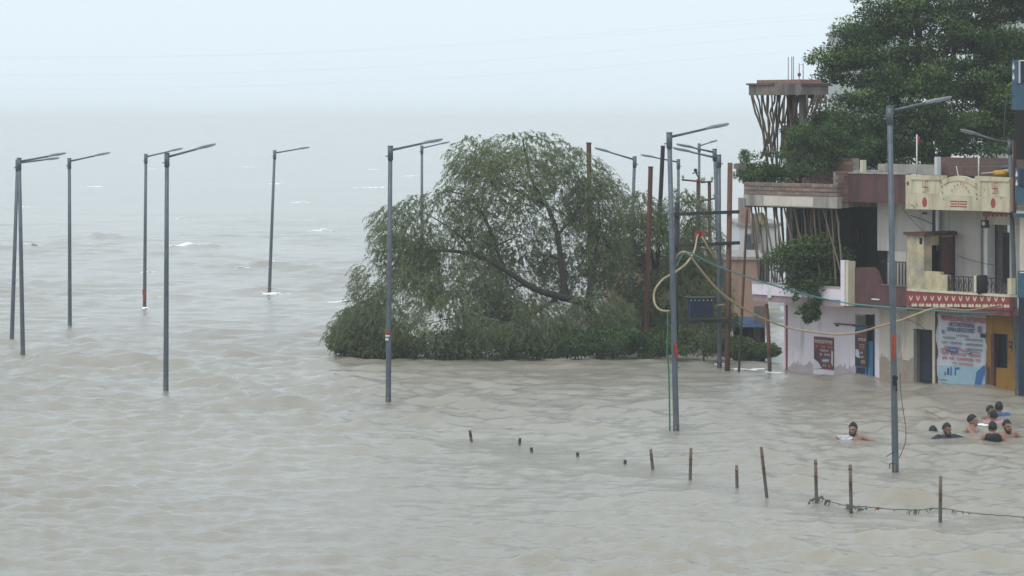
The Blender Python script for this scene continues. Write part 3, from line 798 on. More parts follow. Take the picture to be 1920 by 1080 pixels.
def skeleton(root_obj, limbs, targets, mat, r_twig=0.012, rng=None, name='trunk'):
    "limbs: list of (points, r0, r1) already placed; every target is tied to the nearest limb point by a curved branch"
    b = MB()
    nodes = []
    for pts, r0, r1 in limbs:
        sp = spline(pts, 5)
        n = len(sp)
        b.tube(sp, [r0 + (r1 - r0) * i / (n - 1) for i in range(n)], 7)
        for i, p in enumerate(sp): nodes.append((p, r0 + (r1 - r0) * i / (n - 1)))
    tg = sorted(targets, key=lambda t: min((Vector(t) - q).length for q, _ in nodes))
    for t in tg:
        t = Vector(t)
        q, r = min(nodes, key=lambda nr: (nr[0] - t).length + 0.5 * max(0, nr[0].z - t.z))
        d = t - q
        if d.length < 0.12: continue
        mid = q + d * 0.5 + Vector((rng.uniform(-.12, .12), rng.uniform(-.12, .12), rng.uniform(0.0, .16))) * d.length
        sp = spline([q, mid, t], 4)
        ra = min(r * 0.7, 0.03 + 0.018 * d.length); n = len(sp)
        b.tube(sp, [ra + (r_twig - ra) * i / (n - 1) for i in range(n)], 5)
        for i, p in enumerate(sp[1:]): nodes.append((p, ra + (r_twig - ra) * (i + 1) / (n - 1)))
    return b.build(name, mat, root_obj)

def sample_lobes(lobes, n, rng, shell=0.35):
    "points in ellipsoids (center, radii, weight); denser toward the outside"
    w = np.array([l[2] for l in lobes], dtype=float); w /= w.sum()
    k = rng.choice(len(lobes), n, p=w)
    c = np.array([l[0] for l in lobes])[k]; r = np.array([l[1] for l in lobes])[k]
    d = unit(rng.normal(size=(n, 3)))
    rad = rng.uniform(0, 1, n) ** shell
    return c + d * r * rad[:, None], d, k

def noise3(p, s, seed):
    "cheap lumpy field in -1..1"
    rr = np.random.default_rng(seed)
    v = np.zeros(len(p))
    for i in range(7):
        k = rr.normal(size=3) * s; ph = rr.uniform(0, 6.3)
        v += np.sin(p @ k + ph)
    return v / 4.0

def willow(D, lobes_px, limbs_px, label, strands, seed, mat, depth=0.85, base=(1125, 660), gaps=0.1, name='willow_tree', cat='tree', lenr=(0.2, 0.58), zmin=0.02):
    rng = np.random.default_rng(seed); pr = random.Random(seed)
    o = P(base[0], base[1], D); o.z = 0
    root = empty(name, o, 0, label, cat)
    k = D / FPX
    lobes = []
    for (px, py, rx, ry, w, dy) in lobes_px:
        c = P(px, py, D + dy) - o
        lobes.append(((c.x, c.y, c.z), (rx * k, max(rx, ry) * k * depth, ry * k), w))
    p0, d, kk = sample_lobes(lobes, strands, rng)
    f = noise3(p0, 1.3, seed + 1) + 0.75 * noise3(p0, 3.2, seed + 2)
    keep = f > (-0.75 + gaps)
    p0, d = p0[keep], d[keep]
    p0[:, 2] = np.maximum(p0[:, 2], zmin + 0.05)
    S = len(p0)
    out = unit(np.stack([d[:, 0], d[:, 1], 0.35 + 0.4 * np.abs(d[:, 2])], 1) + rng.normal(0, .45, (S, 3)))
    L = rng.uniform(lenr[0], lenr[1], S)
    tone_s = np.clip(0.45 + 0.22 * noise3(p0, 0.9, seed + 3) + rng.normal(0, .13, S), 0, 0.93)
    tone_s[rng.uniform(0, 1, S) < 0.025] = 1.0
    NL = 16
    quads, tones = [], []
    for j in range(NL):
        s = (j + rng.uniform(0, 1, S)) / NL
        pos = p0 + out * (L * 0.72 * s)[:, None]
        pos[:, 2] -= L * 0.62 * s ** 2
        tan = out * 0.55; tan = tan.copy(); tan[:, 2] -= 0.85 * 1.8 * s ** 0.8
        tan = unit(unit(tan) + rng.normal(0, .42, (S, 3)))
        nr = unit(rng.normal(size=(S, 3)) + np.array([0, 0, .8]))
        ok = pos[:, 2] > zmin
        q = leaf_quads(pos, tan, nr, rng.uniform(.055, .115, S), rng.uniform(.014, .025, S))
        quads.append(q[ok]); tones.append(np.clip(tone_s + rng.normal(0, .06, S), 0, 1)[ok])
    V = np.concatenate(quads); T = np.concatenate(tones)
    # thin hanging twigs carry the leaves
    me = quads_mesh('crown', V, T)
    link('crown', me, mat, root)
    limbs = [([P(px, py, D + dy) - o for (px, py, dy) in pts], r0, r1) for (pts, r0, r1) in limbs_px]
    tg = [tuple(p0[i]) for i in rng.choice(S, min(230, S), replace=False)]
    skeleton(root, limbs, tg, M['bark'], 0.009, pr)
    return root

willow(103.0,
       [(985, 305, 105, 60, 0.9, 0.3), (935, 345, 105, 65, 0.85, -0.3), (1065, 340, 80, 65, 0.85, 0.4), (1120, 385, 60, 65, .65, .5), (975, 420, 150, 75, 1.15, 0.9),
        (830, 425, 110, 70, 1.25, -0.3), (760, 455, 80, 75, 1.0, -0.2), (745, 530, 85, 85, 1.35, -0.6), (840, 520, 130, 90, 1.6, -0.2), (960, 530, 110, 70, 1.1, 0.9),
        (730, 610, 90, 55, 1.4, -0.9), (665, 618, 55, 40, 0.95, -0.6), (850, 600, 140, 60, 1.7, -1.0), (990, 612, 120, 50, 1.4, -1.0), (1075, 480, 75, 90, .75, 0.9), (1130, 470, 50, 70, .5, .6), (1110, 590, 80, 50, .9, -.6), (890, 300, 50, 45, .3, 0)],
       [([(1128, 720, 0), (1120, 620, -.3), (1098, 572, -.6), (1050, 556, -.8), (1000, 540, -.9), (945, 505, -.9), (890, 478, -.9), (820, 470, -.8), (770, 490, -.7)], 0.15, 0.03),
        ([(1062, 560, -.7), (1052, 500, -.7), (1045, 440, -.6), (1025, 385, -.5), (1000, 345, -.2), (985, 290, 0.2), (980, 258, 0.2)], 0.10, 0.018),
        ([(1025, 385, -.5), (985, 365, -.3), (940, 345, -.1), (905, 340, -.1), (870, 350, -.1)], 0.05, 0.012),
        ([(945, 505, -.9), (925, 450, -.8), (905, 400, -.5), (880, 370, -.2), (850, 360, -.2)], 0.06, 0.014),
        ([(890, 478, -.9), (860, 440, -.6), (800, 400, -.3)], 0.04, 0.012),
        ([(1050, 556, -.8), (1010, 580, -.9), (960, 600, -1.0), (900, 590, -1.2), (830, 600, -1.2)], 0.06, 0.015),
        ([(1098, 572, -.6), (1110, 500, -.3), (1125, 430, .3), (1120, 380, .3)], 0.055, 0.012),
        ([(1045, 440, -.6), (1080, 400, -.1), (1095, 350, .3), (1060, 320, .3)], 0.04, 0.01)],
       'broad drooping willow tree half drowned in the middle of the flood', 24500, 21, M['willow'], base=(1125, 660), gaps=0.26)

willow(105.5,
       [(1215, 455, 65, 60, 1.0, 0), (1180, 510, 70, 70, 1.2, 0), (1265, 480, 60, 70, 1.1, .2), (1310, 460, 45, 70, .8, .3), (1240, 560, 90, 60, 1.6, -.3), (1320, 545, 50, 60, .9, .2), (1200, 400, 40, 40, .4, 0), (1285, 400, 45, 45, .5, .3), (1180, 610, 70, 45, 1.1, -.6), (1280, 620, 80, 42, 1.3, -.6), (1150, 450, 40, 60, .5, 0)],
       [([(1240, 720, 0), (1238, 600, 0), (1230, 520, 0), (1215, 450, 0), (1200, 390, 0)], 0.10, 0.015),
        ([(1238, 600, 0), (1275, 530, .1), (1300, 460, .2), (1290, 390, .2)], 0.07, 0.012),
        ([(1230, 520, 0), (1180, 480, 0), (1150, 440, 0)], 0.05, 0.012)],
       'bushy drooping tree between the willow and the transformer frame', 9500, 22, M['willow'], base=(1240, 665), gaps=0.12)

def leafy(D, lobes_px, label, n, seed, mat, base, leaf=(0.07, 0.12, 0.035, 0.055), name='shrub', cat='shrub', limbs_px=None, depth=0.9, up=0.7, shell=0.3, clump=0, ntarget=60, zmin=-0.5, gaps=0.0, trunk_name='stem', bright_top=0.25, group=None, zbase=0.0, twig=0.008, csize=1.0):
    "bush or crown of separate broad leaves gathered in clumps"
    rng = np.random.default_rng(seed); pr = random.Random(seed)
    o = P(base[0], base[1], D); o.z = zbase
    root = empty(name, o, 0, label, cat, group)
    k = D / FPX
    lobes = []
    for (px, py, rx, ry, w, dy) in lobes_px:
        c = P(px, py, D + dy) - o
        lobes.append(((c.x, c.y, c.z), (rx * k, max(rx, ry) * k * depth, ry * k), w))
    if clump:
        # small domed sprays spread through the lobes
        cc, cd, _ = sample_lobes(lobes, clump, rng, 0.33)
        cr = rng.uniform(0.20, 0.46, clump) * csize
        kk = rng.choice(clump, n, p=cr ** 2 / (cr ** 2).sum())
        d = unit(rng.normal(size=(n, 3)))
        d[:, 2] = np.where(d[:, 2] < -0.1, -d[:, 2] * rng.uniform(0, 1, n), d[:, 2])
        rad = rng.uniform(0, 1, n) ** 0.28
        pos = cc[kk] + d * (cr[kk] * rad)[:, None] * np.array([1.15, 1.15, 0.72])
        ct = np.clip(0.42 + rng.normal(0, .2, clump), 0, 1)
        tone = ct[kk] + bright_top * (1.5 * d[:, 2] * rad - 0.7) + rng.normal(0, .07, n)  # tops toned lighter, undersides darker: painted sky light plus yellower young leaves
        targets = [tuple(c) for c in cc[rng.choice(clump, min(ntarget, clump), replace=False)]]
    else:
        pos, d, _ = sample_lobes(lobes, n, rng, shell)
        f = noise3(pos, 2.6, seed + 1) + .5 * noise3(pos, 6, seed + 2)
        keep = f > (-0.9 + gaps)
        pos, d = pos[keep], d[keep]
        n = len(pos)
        tone = 0.42 + 0.22 * noise3(pos, 2.0, seed + 3) + rng.normal(0, .12, n)
        targets = [tuple(p) for p in pos[rng.choice(n, min(ntarget, n), replace=False)]]
    n = len(pos)
    ok = pos[:, 2] + o.z > zmin
    ax = unit(d * 0.7 + rng.normal(0, .6, (n, 3)) + np.array([0, 0, -0.25]))
    nr = unit(np.array([0, 0, up]) + d * 0.5 + rng.normal(0, .45, (n, 3)))
    V = leaf_quads(pos, ax, nr, rng.uniform(leaf[0], leaf[1], n), rng.uniform(leaf[2], leaf[3], n))[ok]
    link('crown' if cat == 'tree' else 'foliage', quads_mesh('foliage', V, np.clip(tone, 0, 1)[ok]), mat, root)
    if limbs_px:
        limbs = [([P(px, py, D + dy) - o for (px, py, dy) in pts], r0, r1) for (pts, r0, r1) in limbs_px]
        skeleton(root, limbs, targets, M['bark'], twig, pr, name=trunk_name)
    return root

# low scrub along the waterline
leafy(102.0, [(900, 645, 95, 32, 1, 0), (820, 650, 80, 28, .9, 0), (980, 645, 70, 32, .9, 0), (730, 650, 70, 24, .8, .3), (662, 648, 45, 22, .5, .4), (640, 640, 30, 20, .25, .4)], 'low dull green scrub under the willow along the waterline', 18000, 31, M['shrub'], (880, 668),
      limbs_px=[([(880, 700, 0), (890, 660, 0), (900, 630, 0)], .03, .01), ([(800, 700, 0), (815, 650, 0), (820, 630, 0)], .03, .01), ([(970, 700, 0), (975, 650, 0), (985, 625, 0)], .03, .01)], gaps=.25, up=.5)
leafy(101.5, [(1075, 640, 70, 28, 1, 0), (1150, 640, 70, 26, 1, 0), (1030, 648, 50, 22, .6, -.2), (1220, 645, 60, 24, .8, .2)], 'brighter green creeper-covered bush at the foot of the willow', 14000, 32, M['creeper'], (1100, 668),
      limbs_px=[([(1075, 700, 0), (1080, 660, 0), (1085, 625, 0)], .03, .01), ([(1150, 700, 0), (1150, 650, 0), (1160, 625, 0)], .03, .01)], up=.6, gaps=.15)
leafy(100.2, [(1310, 640, 60, 28, 1, 0), (1380, 652, 40, 20, .7, 0), (1430, 657, 34, 12, .45, 0), (1345, 600, 40, 30, .4, .4)], 'dark scrub around the posts left of the pink house', 13000, 33, M['shrub'], (1340, 668),
      limbs_px=[([(1320, 700, 0), (1320, 650, 0), (1330, 620, 0)], .03, .01), ([(1400, 700, 0), (1405, 655, 0), (1410, 640, 0)], .02, .01)], up=.5, gaps=.2)

# the big tree over the roofs
TD = 103.0
big = [(1640, 120, 80, 75, 1.2, 0), (1562, 128, 34, 36, .6, -.3), (1780, 180, 110, 100, 1.2, 1.1), (1700, 150, 90, 90, .9, 1.1), (1870, 160, 80, 100, 1.0, 1.1), (1720, 70, 90, 75, 1.3, .2), (1660, 30, 60, 40, .55, .2), (1600, 85, 40, 45, .4, 0), (1800, 80, 80, 70, 1.1, .3), (1880, 60, 70, 75, 1.1, .3), (1960, 110, 80, 110, 1.2, .3),
       (1690, 190, 100, 70, 1.4, -.8), (1590, 210, 65, 60, .8, -.8), (1800, 190, 100, 80, 1.4, -.8), (1895, 190, 70, 90, 1.1, -.6), (1620, 260, 90, 45, 1.0, -1.2), (1540, 245, 50, 35, .5, -1.0), (1730, 265, 90, 50, 1.1, -1.1), (1840, 270, 80, 50, 1.0, -1.0), (1525, 285, 45, 30, .5, -1.0), (1560, 255, 55, 40, .7, -1.2), (1590, 300, 60, 25, .6, -1.2), (1650, 300, 70, 22, .6, -1.2),
       (1750, 15, 60, 40, .5, .3), (1850, 0, 60, 40, .5, .3), (1940, 10, 60, 60, .7, .3)]
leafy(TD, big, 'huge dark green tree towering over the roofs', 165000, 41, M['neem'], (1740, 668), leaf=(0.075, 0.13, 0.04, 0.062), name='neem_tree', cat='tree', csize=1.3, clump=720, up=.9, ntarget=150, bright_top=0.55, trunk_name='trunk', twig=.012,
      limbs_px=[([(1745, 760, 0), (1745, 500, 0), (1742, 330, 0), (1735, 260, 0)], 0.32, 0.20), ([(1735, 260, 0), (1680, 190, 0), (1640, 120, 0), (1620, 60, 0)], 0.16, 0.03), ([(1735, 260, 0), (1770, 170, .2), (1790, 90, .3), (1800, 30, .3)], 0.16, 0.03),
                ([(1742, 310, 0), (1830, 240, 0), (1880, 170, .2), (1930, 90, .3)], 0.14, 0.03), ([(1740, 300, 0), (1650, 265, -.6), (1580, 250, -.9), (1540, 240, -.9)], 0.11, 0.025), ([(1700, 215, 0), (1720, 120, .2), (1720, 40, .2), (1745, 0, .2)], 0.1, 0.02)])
# the lighter lower boughs reaching left over the roof
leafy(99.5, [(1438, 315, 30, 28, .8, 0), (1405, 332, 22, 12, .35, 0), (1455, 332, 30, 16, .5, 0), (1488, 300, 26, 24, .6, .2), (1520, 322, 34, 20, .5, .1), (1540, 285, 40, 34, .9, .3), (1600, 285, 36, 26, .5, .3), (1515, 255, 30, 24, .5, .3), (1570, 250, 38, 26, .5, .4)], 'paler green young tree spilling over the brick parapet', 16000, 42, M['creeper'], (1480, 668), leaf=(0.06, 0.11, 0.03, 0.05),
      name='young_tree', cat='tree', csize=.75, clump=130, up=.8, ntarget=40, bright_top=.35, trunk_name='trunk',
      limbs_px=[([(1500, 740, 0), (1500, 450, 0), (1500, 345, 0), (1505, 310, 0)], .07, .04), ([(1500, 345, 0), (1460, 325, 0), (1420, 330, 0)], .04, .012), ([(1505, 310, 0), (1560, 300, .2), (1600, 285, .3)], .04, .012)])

# ------------------------------------------------------------------ the row of houses
HA = Vector(((1470 - CX) / FPX * 97.0, 97.0, 0))          # far corner of the street front at water level
HB = Vector(((1905 - CX) / FPX * 89.0, 89.0, 0))
HU = (HB - HA).normalized()                                # along the front, toward the camera
HN = Vector((HU.y, -HU.x, 0))                              # outward, toward the river
if HN.x > 0: HN = -HN
HROT = math.atan2(HU.y, HU.x)
def HT(px, o):
    "distance along the front of the point seen at px on the plane standing o metres proud of the wall"
    k = (px - CX) / FPX
    q = HA + HN * o
    return (k * q.y - q.x) / (HU.x - k * HU.y)
def HD(px, o):
    return (HA + HN * o + HU * HT(px, o)).y
def HZ(px, py, o):
    return CAMH - (py - HY) / FPX * HD(px, o)

class House:
    def __init__(s, name, px, label, cat='house'):
        s.t0 = HT(px, 0)
        loc = HA + HU * s.t0
        s.root = empty(name, loc, HROT, label, cat)
    def rect(s, px0, px1, py0, py1, o):
        pm = (px0 + px1) / 2
        return HT(px0, o) - s.t0, HT(px1, o) - s.t0, HZ(pm, py1, o), HZ(pm, py0, o)
    def box(s, name, mat, px0, px1, py0, py1, o1, depth, parent=None, bevel=0.0, z0=None):
        "box whose outer face (o1 metres proud) covers the given photo rectangle, depth metres thick"
        x0, x1, a, b = s.rect(px0, px1, py0, py1, o1)
        if z0 is not None: a = z0
        return MB().box(x0, x1, -o1, -o1 + depth, a, b).build(name, mat, parent or s.root, bevel=bevel)
    def side(s, name, mat, px, o_out, o_in, py0, py1, thick, parent=None):
        "plate facing along the street (toward the camera), its outer edge seen at px"
        t = HT(px, o_out) - s.t0
        a, b = HZ(px, py1, o_out), HZ(px, py0, o_out)
        return MB().box(t - thick, t, -o_out, -o_in, a, b).build(name, mat, parent or s.root)
    def poly(s, name, mat, pts, o1, depth, parent=None):
        "pts: photo outline, clockwise on screen from top left"
        pl = [(HT(px, o1) - s.t0, HZ(px, py, o1)) for px, py in pts]
        pl = pl[::-1]
        return MB().prism(pl, -o1, -o1 + depth).build(name, mat, parent or s.root)
    def pt(s, px, py, o):
        return Vector((HT(px, o) - s.t0, -o, HZ(px, py, o)))

brick_me = {}
def bricks(h, parent, px0, px1, py0, py1, o1, mat, bl=0.235, bh=0.075, joint=0.014, skip=0.0, depth=0.10):
    "single bricks set proud of a mortar bed"
    x0, x1, za, zb = h.rect(px0, px1, py0, py1, o1)
    key = (mat, bl, bh)
    if key not in brick_me:
        b = MB(); b.box(-bl / 2, bl / 2, -depth / 2, depth / 2, -bh / 2, bh / 2)
        brick_me[key] = b.mesh('brick'); brick_me[key].materials.append(M[mat])
    me = brick_me[key]
    nrow = max(1, int((zb - za) / (bh + joint))); rh = (zb - za) / nrow
    for r_ in range(nrow):
        z = za + (r_ + 0.5) * rh
        x = x0 + bl / 2 + (0 if r_ % 2 == 0 else -bl / 2)
        while x < x1 + bl * 0.2:
            cx = min(max(x, x0 + bl * 0.3), x1 - bl * 0.3)
            if random.random() >= skip:
                o = bpy.data.objects.new('brick', me); C.objects.link(o); o.parent = parent
                w0, w1 = max(cx - bl / 2, x0), min(cx + bl / 2, x1)
                o.location = ((w0 + w1) / 2, -o1 + depth / 2 - random.uniform(0.006, 0.016), z + random.uniform(-.003, .003))
                o.scale = ((w1 - w0) / bl, 1, min(1.0, (rh - joint) / bh))
                o.rotation_euler = (0, random.uniform(-.01, .01), random.uniform(-.015, .015))
            x += bl + joint

def text_mesh(h, parent, txt, px0, px1, py0, py1, o, mat, name='lettering', bold=0.0, width=None):
    "flat raised print fitted to a photo rectangle on the plane o"
    cu = bpy.data.curves.new(name, 'FONT')
    cu.body = txt
    cu.align_x = 'LEFT'
    cu.offset = bold
    cu.extrude = 0.0
    cu.resolution_u = 2
    ob = bpy.data.objects.new(name + '_curve', cu); C.objects.link(ob)
    dg = bpy.context.evaluated_depsgraph_get()
    me = bpy.data.meshes.new_from_object(ob.evaluated_get(dg))
    bpy.data.objects.remove(ob); bpy.data.curves.remove(cu)
    me.materials.clear()
    n = len(me.vertices)
    if n == 0: return None
    co = np.zeros(n * 3); me.vertices.foreach_get('co', co); co = co.reshape(-1, 3)
    lo, hi = co.min(0), co.max(0)
    x0, x1, za, zb = h.rect(px0, px1, py0, py1, o)
    out = np.zeros_like(co)
    out[:, 0] = x0 + (co[:, 0] - lo[0]) / (hi[0] - lo[0]) * (x1 - x0)
    out[:, 2] = za + (co[:, 1] - lo[1]) / (hi[1] - lo[1]) * (zb - za)
    out[:, 1] = -o
    me.vertices.foreach_set('co', out.reshape(-1)); me.update()
    return link(name, me, M[mat], parent)

def scrawl(h, parent, px0, px1, py0, py1, o, mat, seed, n=8, name='lettering'):
    "row of unreadable script: a head line with short stems and bowls hanging from it"
    rr = random.Random(seed)
    x0, x1, za, zb = h.rect(px0, px1, py0, py1, o)
    b = MB(); H = zb - za
    def bar(xa, xb, z0_, z1_): b.add([(xa, -o, z0_), (xb, -o, z0_), (xb, -o, z1_), (xa, -o, z1_)], [(0, 1, 2, 3)])
    x = x0
    step = (x1 - x0) / n
    for k in range(n):
        if rr.random() < 0.15: x += step; continue
        bar(x, x + step * 0.92, zb - H * 0.2, zb)
        bar(x + step * 0.6, x + step * 0.8, za + H * rr.uniform(0, .15), zb - H * .2)
        bar(x + step * 0.1, x + step * 0.6, za + H * rr.uniform(.3, .5), za + H * .62)
        if rr.random() < .5: bar(x + step * 0.1, x + step * 0.3, za + H * .05, za + H * .5)
        x += step
    return b.build(name, M[mat], parent)

def disc(h, parent, px, py, rx, ry, o, mat, name='painted_mark', n=20):
    c = [(px + rx * math.cos(-2 * math.pi * k / n), py + ry * math.sin(2 * math.pi * k / n)) for k in range(n)]
    b = MB(); b.add([h.pt(x, y, o) for x, y in c], [list(range(n))])
    return b.build(name, M[mat], parent)

def flat(h, parent, pts, o, mat, name='print'):
    b = MB(); b.add([h.pt(x, y, o) for x, y in pts], [list(range(len(pts)))])
    return b.build(name, M[mat], parent)

def bars(h, parent, segs, o, wpx, mat, name='painted_mark'):
    "strokes of a painted sign: photo segments with a width in pixels"
    b = MB()
    for (xa, ya, xb, yb) in segs:
        if abs(xa - xb) > abs(ya - yb): q = [(xa, ya - wpx / 2), (xb, yb - wpx / 2), (xb, yb + wpx / 2), (xa, ya + wpx / 2)]
        else: q = [(xa - wpx * .3, ya), (xa + wpx * .3, ya), (xb + wpx * .3, yb), (xb - wpx * .3, yb)]
        b.add([h.pt(x, y, o) for x, y in q], [(3, 2, 1, 0)])
    return b.build(name, M[mat], parent)

# ---------- house with the pink ground floor and the propped roof slab
h1 = House('pink_house', 1470, 'pink two-storey house with brick roof slab held up by bamboo poles')
h1.box('wall', M['pink'], 1470, 1603, 566, 760, 0, 0.2, z0=-1.6)
h1.box('wall', M['pink'], 1603, 1640, 568, 589, 0, 0.2)
h1.box('wall', M['pink'], 1640, 1648.5, 568, 760, 0.002, 0.2, z0=-1.6)
h1.box('corner_pipe', M['dark_red'], 1473, 1475, 572, 760, 0.03, 0.03, z0=-1.5)
# doorway with an open blue leaf
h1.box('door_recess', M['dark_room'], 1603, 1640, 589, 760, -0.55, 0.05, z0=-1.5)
h1.box('door_jamb', M['pink'], 1600, 1603.6, 589, 760, -0.19, 0.35, z0=-1.5)
dl = h1.box('door', M['blue_door'], 1604, 1624, 611, 760, -0.03, 0.04, z0=-1.5)
d2 = h1.box('door', M['blue_door'], 1627, 1637, 640, 760, -0.06, 0.04, z0=-1.5)
h1.box('panel', M['navy'], 1606, 1622, 690, 700, -0.027, 0.004, dl)
h1.box('door_frame', M['navy'], 1636.5, 1640, 589, 760, 0.006, 0.12, z0=-1.5)
h1.box('transom', M['concrete'], 1604, 1620, 591, 608, -0.05, 0.03)
h1.box('awning_bar', M['rust'], 1563, 1641, 608.5, 611, 0.09, 0.05)
for px in (1566, 1598, 1632): h1.box('bracket', M['rust'], px, px + 1.5, 609, 612, 0.088, 0.12)
# floor slab, balcony and pillar
h1.box('floor_slab', M['mauve'], 1413, 1583, 556, 570, 1.0, 1.2)
h1.box('balcony_wall', M['pink'], 1410, 1577, 535, 557, 1.04, 0.10)
h1.box('balcony_ledge', M['pale_plaster'], 1409, 1577, 533, 535.5, 1.06, 0.14)
h1.box('pillar', M['pink'], 1576, 1583.5, 488, 573, 1.10, 0.16)
h1.box('stump', M['white_paint'], 1439, 1446, 536, 558, 1.045, 0.004)
# upper storey
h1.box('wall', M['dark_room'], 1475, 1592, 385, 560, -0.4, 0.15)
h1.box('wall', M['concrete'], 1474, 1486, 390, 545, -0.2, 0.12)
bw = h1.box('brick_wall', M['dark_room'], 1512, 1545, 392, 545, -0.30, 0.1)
bricks(h1, bw, 1512, 1545, 394, 500, -0.29, 'shaded_brick')
h1.box('window', M['dark_wood'], 1549, 1575, 405, 500, -0.33, 0.04)
# roof slab: plaster beam below, bricks above
h1.box('roof_slab', M['concrete'], 1397, 1569, 371, 386, 1.12, 4.5)
beam = h1.box('plaster_beam', M['pale_plaster'], 1394, 1570, 367, 388, 1.18, 0.14)
h1.box('beam_patch', M['cream'], 1432, 1524, 369, 386, 1.184, 0.01, beam)
h1.box('beam_end', M['mortar'], 1388, 1396, 372, 389, 1.22, 0.22)
para = h1.box('brick_parapet', M['mortar'], 1395, 1570, 343.5, 367, 1.15, 0.12)
bricks(h1, para, 1395, 1570, 343, 367, 1.17, 'brick')
pier = h1.side('brick_pier', M['mortar'], 1571, 1.14, 0.80, 322, 390, 0.20)
t_ = HT(1571, 1.14) - h1.t0
key = ('red_brick', .2, .075)
b = MB(); b.box(-.05, .05, -.085, .085, -.036, .036); pm = b.mesh('brick'); pm.materials.append(M['red_brick'])
zt_, zb_ = HZ(1571, 322, 1.14), HZ(1571, 390, 1.14)
nr_ = int((zt_ - zb_) / 0.09)
for r_ in range(nr_):
    for q_ in range(2):
        o = bpy.data.objects.new('brick', pm); C.objects.link(o); o.parent = pier
        o.location = (t_ - 0.04 + random.uniform(0.0, .008), -1.14 + 0.085 + q_ * 0.17 + (0.0 if r_ % 2 else 0.012), zb_ + (r_ + .5) * (zt_ - zb_) / nr_)
# railing grille behind the hanging plant
g = h1.box('grille_rail', M['dark_steel'], 1424, 1470, 486, 488, 0.95, 0.03)
for k in range(9):
    px = 1425 + k * 5.2
    h1.box('grille_bar', M['dark_steel'], px, px + 0.9, 488, 534, 0.945, 0.02, g)

def prop(h, parent, pts, mat='bamboo', r=0.026):
    "crooked bamboo pole through photo points (px, py, o)"
    ps = [h.pt(*p) for p in pts]
    ps = spline(ps, 4)
    for q_ in ps[1:-1]: q_ += Vector((random.uniform(-.012, .012), random.uniform(-.012, .012), 0))
    return MB().tube(ps, [r * random.uniform(.9, 1.08) for _ in ps], 7).build('prop_pole', M[mat], parent)
Z2 = lambda x, y: (1370 + x / 5.82, 300 + y / 5.82)
for (x0, y0, x1, y1) in ((225, 530, 300, 1075), (265, 530, 375, 1075), (385, 640, 380, 1370), (365, 530, 500, 1370), (480, 530, 640, 1370), (580, 530, 780, 1370), (690, 530, 870, 1370), (795, 530, 870, 1370), (905, 530, 980, 1370), (1005, 530, 1245, 1370), (1095, 530, 1150, 1370), (1150, 530, 1225, 1370)):
    a, b_ = Z2(x0, y0), Z2(x1, y1)
    oo = 0.92 + random.uniform(-.1, .1)
    prop(h1, h1.root, [(a[0], 386, oo), ((a[0] + b_[0]) / 2 + random.uniform(-1.5, 1.5), (386 + b_[1]) / 2, oo), (b_[0], min(b_[1], 556), oo)], 'bamboo_pale')
for k in range(11):
    px = 1408 + k * 14; oo = random.uniform(.6, .75)
    prop(h1, h1.root, [(px, 386, oo), (px + random.uniform(3, 9), 470, oo), (px + random.uniform(8, 24), 556, oo)], 'bamboo_pale', r=0.021)
for k in range(11):
    px = 1458 + k * 11 + random.uniform(-3, 3)
    oo = random.uniform(0.1, 0.55)
    prop(h1, h1.root, [(px, 386, oo), (px + random.uniform(0, 8), 470, oo), (px + random.uniform(4, 18), 556, oo)], r=0.022)
h1.box('prop_plank', M['bamboo'], 1400, 1566, 388.3, 390.5, 1.0, 0.10)
# the two long poles that stand in the water
for (pts, lab) in ((((1401, 392, 1.15), (1397, 470, 1.1), (1391, 590, 1.1), (1384, 720, 1.1)), 'tall thin bamboo pole from the brick slab down into the water'), (((1437, 570, .9), (1441, 630, .9), (1444, 720, .9)), 'dark thick pole under the pink balcony standing in the water')):
    ps = [HA + HU * HT(p[0], p[2]) + HN * p[2] + Vector((0, 0, HZ(*p))) for p in pts]
    o = Vector((ps[-1].x, ps[-1].y, 0))
    thick = 0.034 if 'thick' not in lab else 0.05
    sp = spline([p - o for p in ps], 5)
    r_ = empty('bamboo_pole', o, 0, lab, 'pole', 'poles standing under the brick slab')
    n = len(sp)
    MB().tube(sp[:n * 2 // 3 + 1], thick, 8).build('shaft', M['rust'], r_)
    MB().tube(sp[n * 2 // 3:], thick * 1.03, 8).build('wet_foot', M['wet_stake'], r_)
wr_ = empty('rag_bundle', HA + HU * HT(1428, .9) + HN * .9 + Vector((0, 0, HZ(1428, 402, .9))), 0, 'tan rag bundle tied among the bamboo props under the slab', 'rag')
b = MB(); b.ell((0, 0, -.1), (.09, .07, .16)); b.ell((.05, -.02, -.2), (.06, .05, .12)); b.build('bundle', M['hose_tan'], wr_)
MB().tube([(0, 0, .25), (0, 0, .05)], .012, 5).build('cord', M['rope'], wr_)

def poster(h, name, px0, px1, py0, py1, o, mat, label, rows, seed):
    loc = h.root.matrix_world
    base = HA + HU * HT((px0 + px1) / 2, o) + HN * o
    hh = House.__new__(House); hh.t0 = HT((px0 + px1) / 2, 0) ; hh.t0 = HT((px0 + px1) / 2, o)
    hh.root = empty(name, HA + HU * hh.t0, HROT, label, 'poster')
    hh.box('sheet', M[mat], px0, px1, py0, py1, o, 0.012)
    for k, (a, b_, y0, y1, m, n) in enumerate(rows):
        scrawl(hh, hh.root, a, b_, y0, y1, o + 0.003, m, seed + k, n)
    return hh
p1 = poster(h1, 'wall_poster', 1526, 1563, 632, 692, 0.02, 'poster', 'torn maroon poster with rows of script on the pink wall',
            [(1527, 1561, 638, 645, 'print_white', 7), (1529, 1561, 648.5, 653.5, 'print_orange', 7), (1537, 1558, 656, 660, 'print_white', 5), (1537, 1557, 663, 667.5, 'print_white', 5), (1542, 1557, 684, 688, 'print_yellow', 4)], 3)
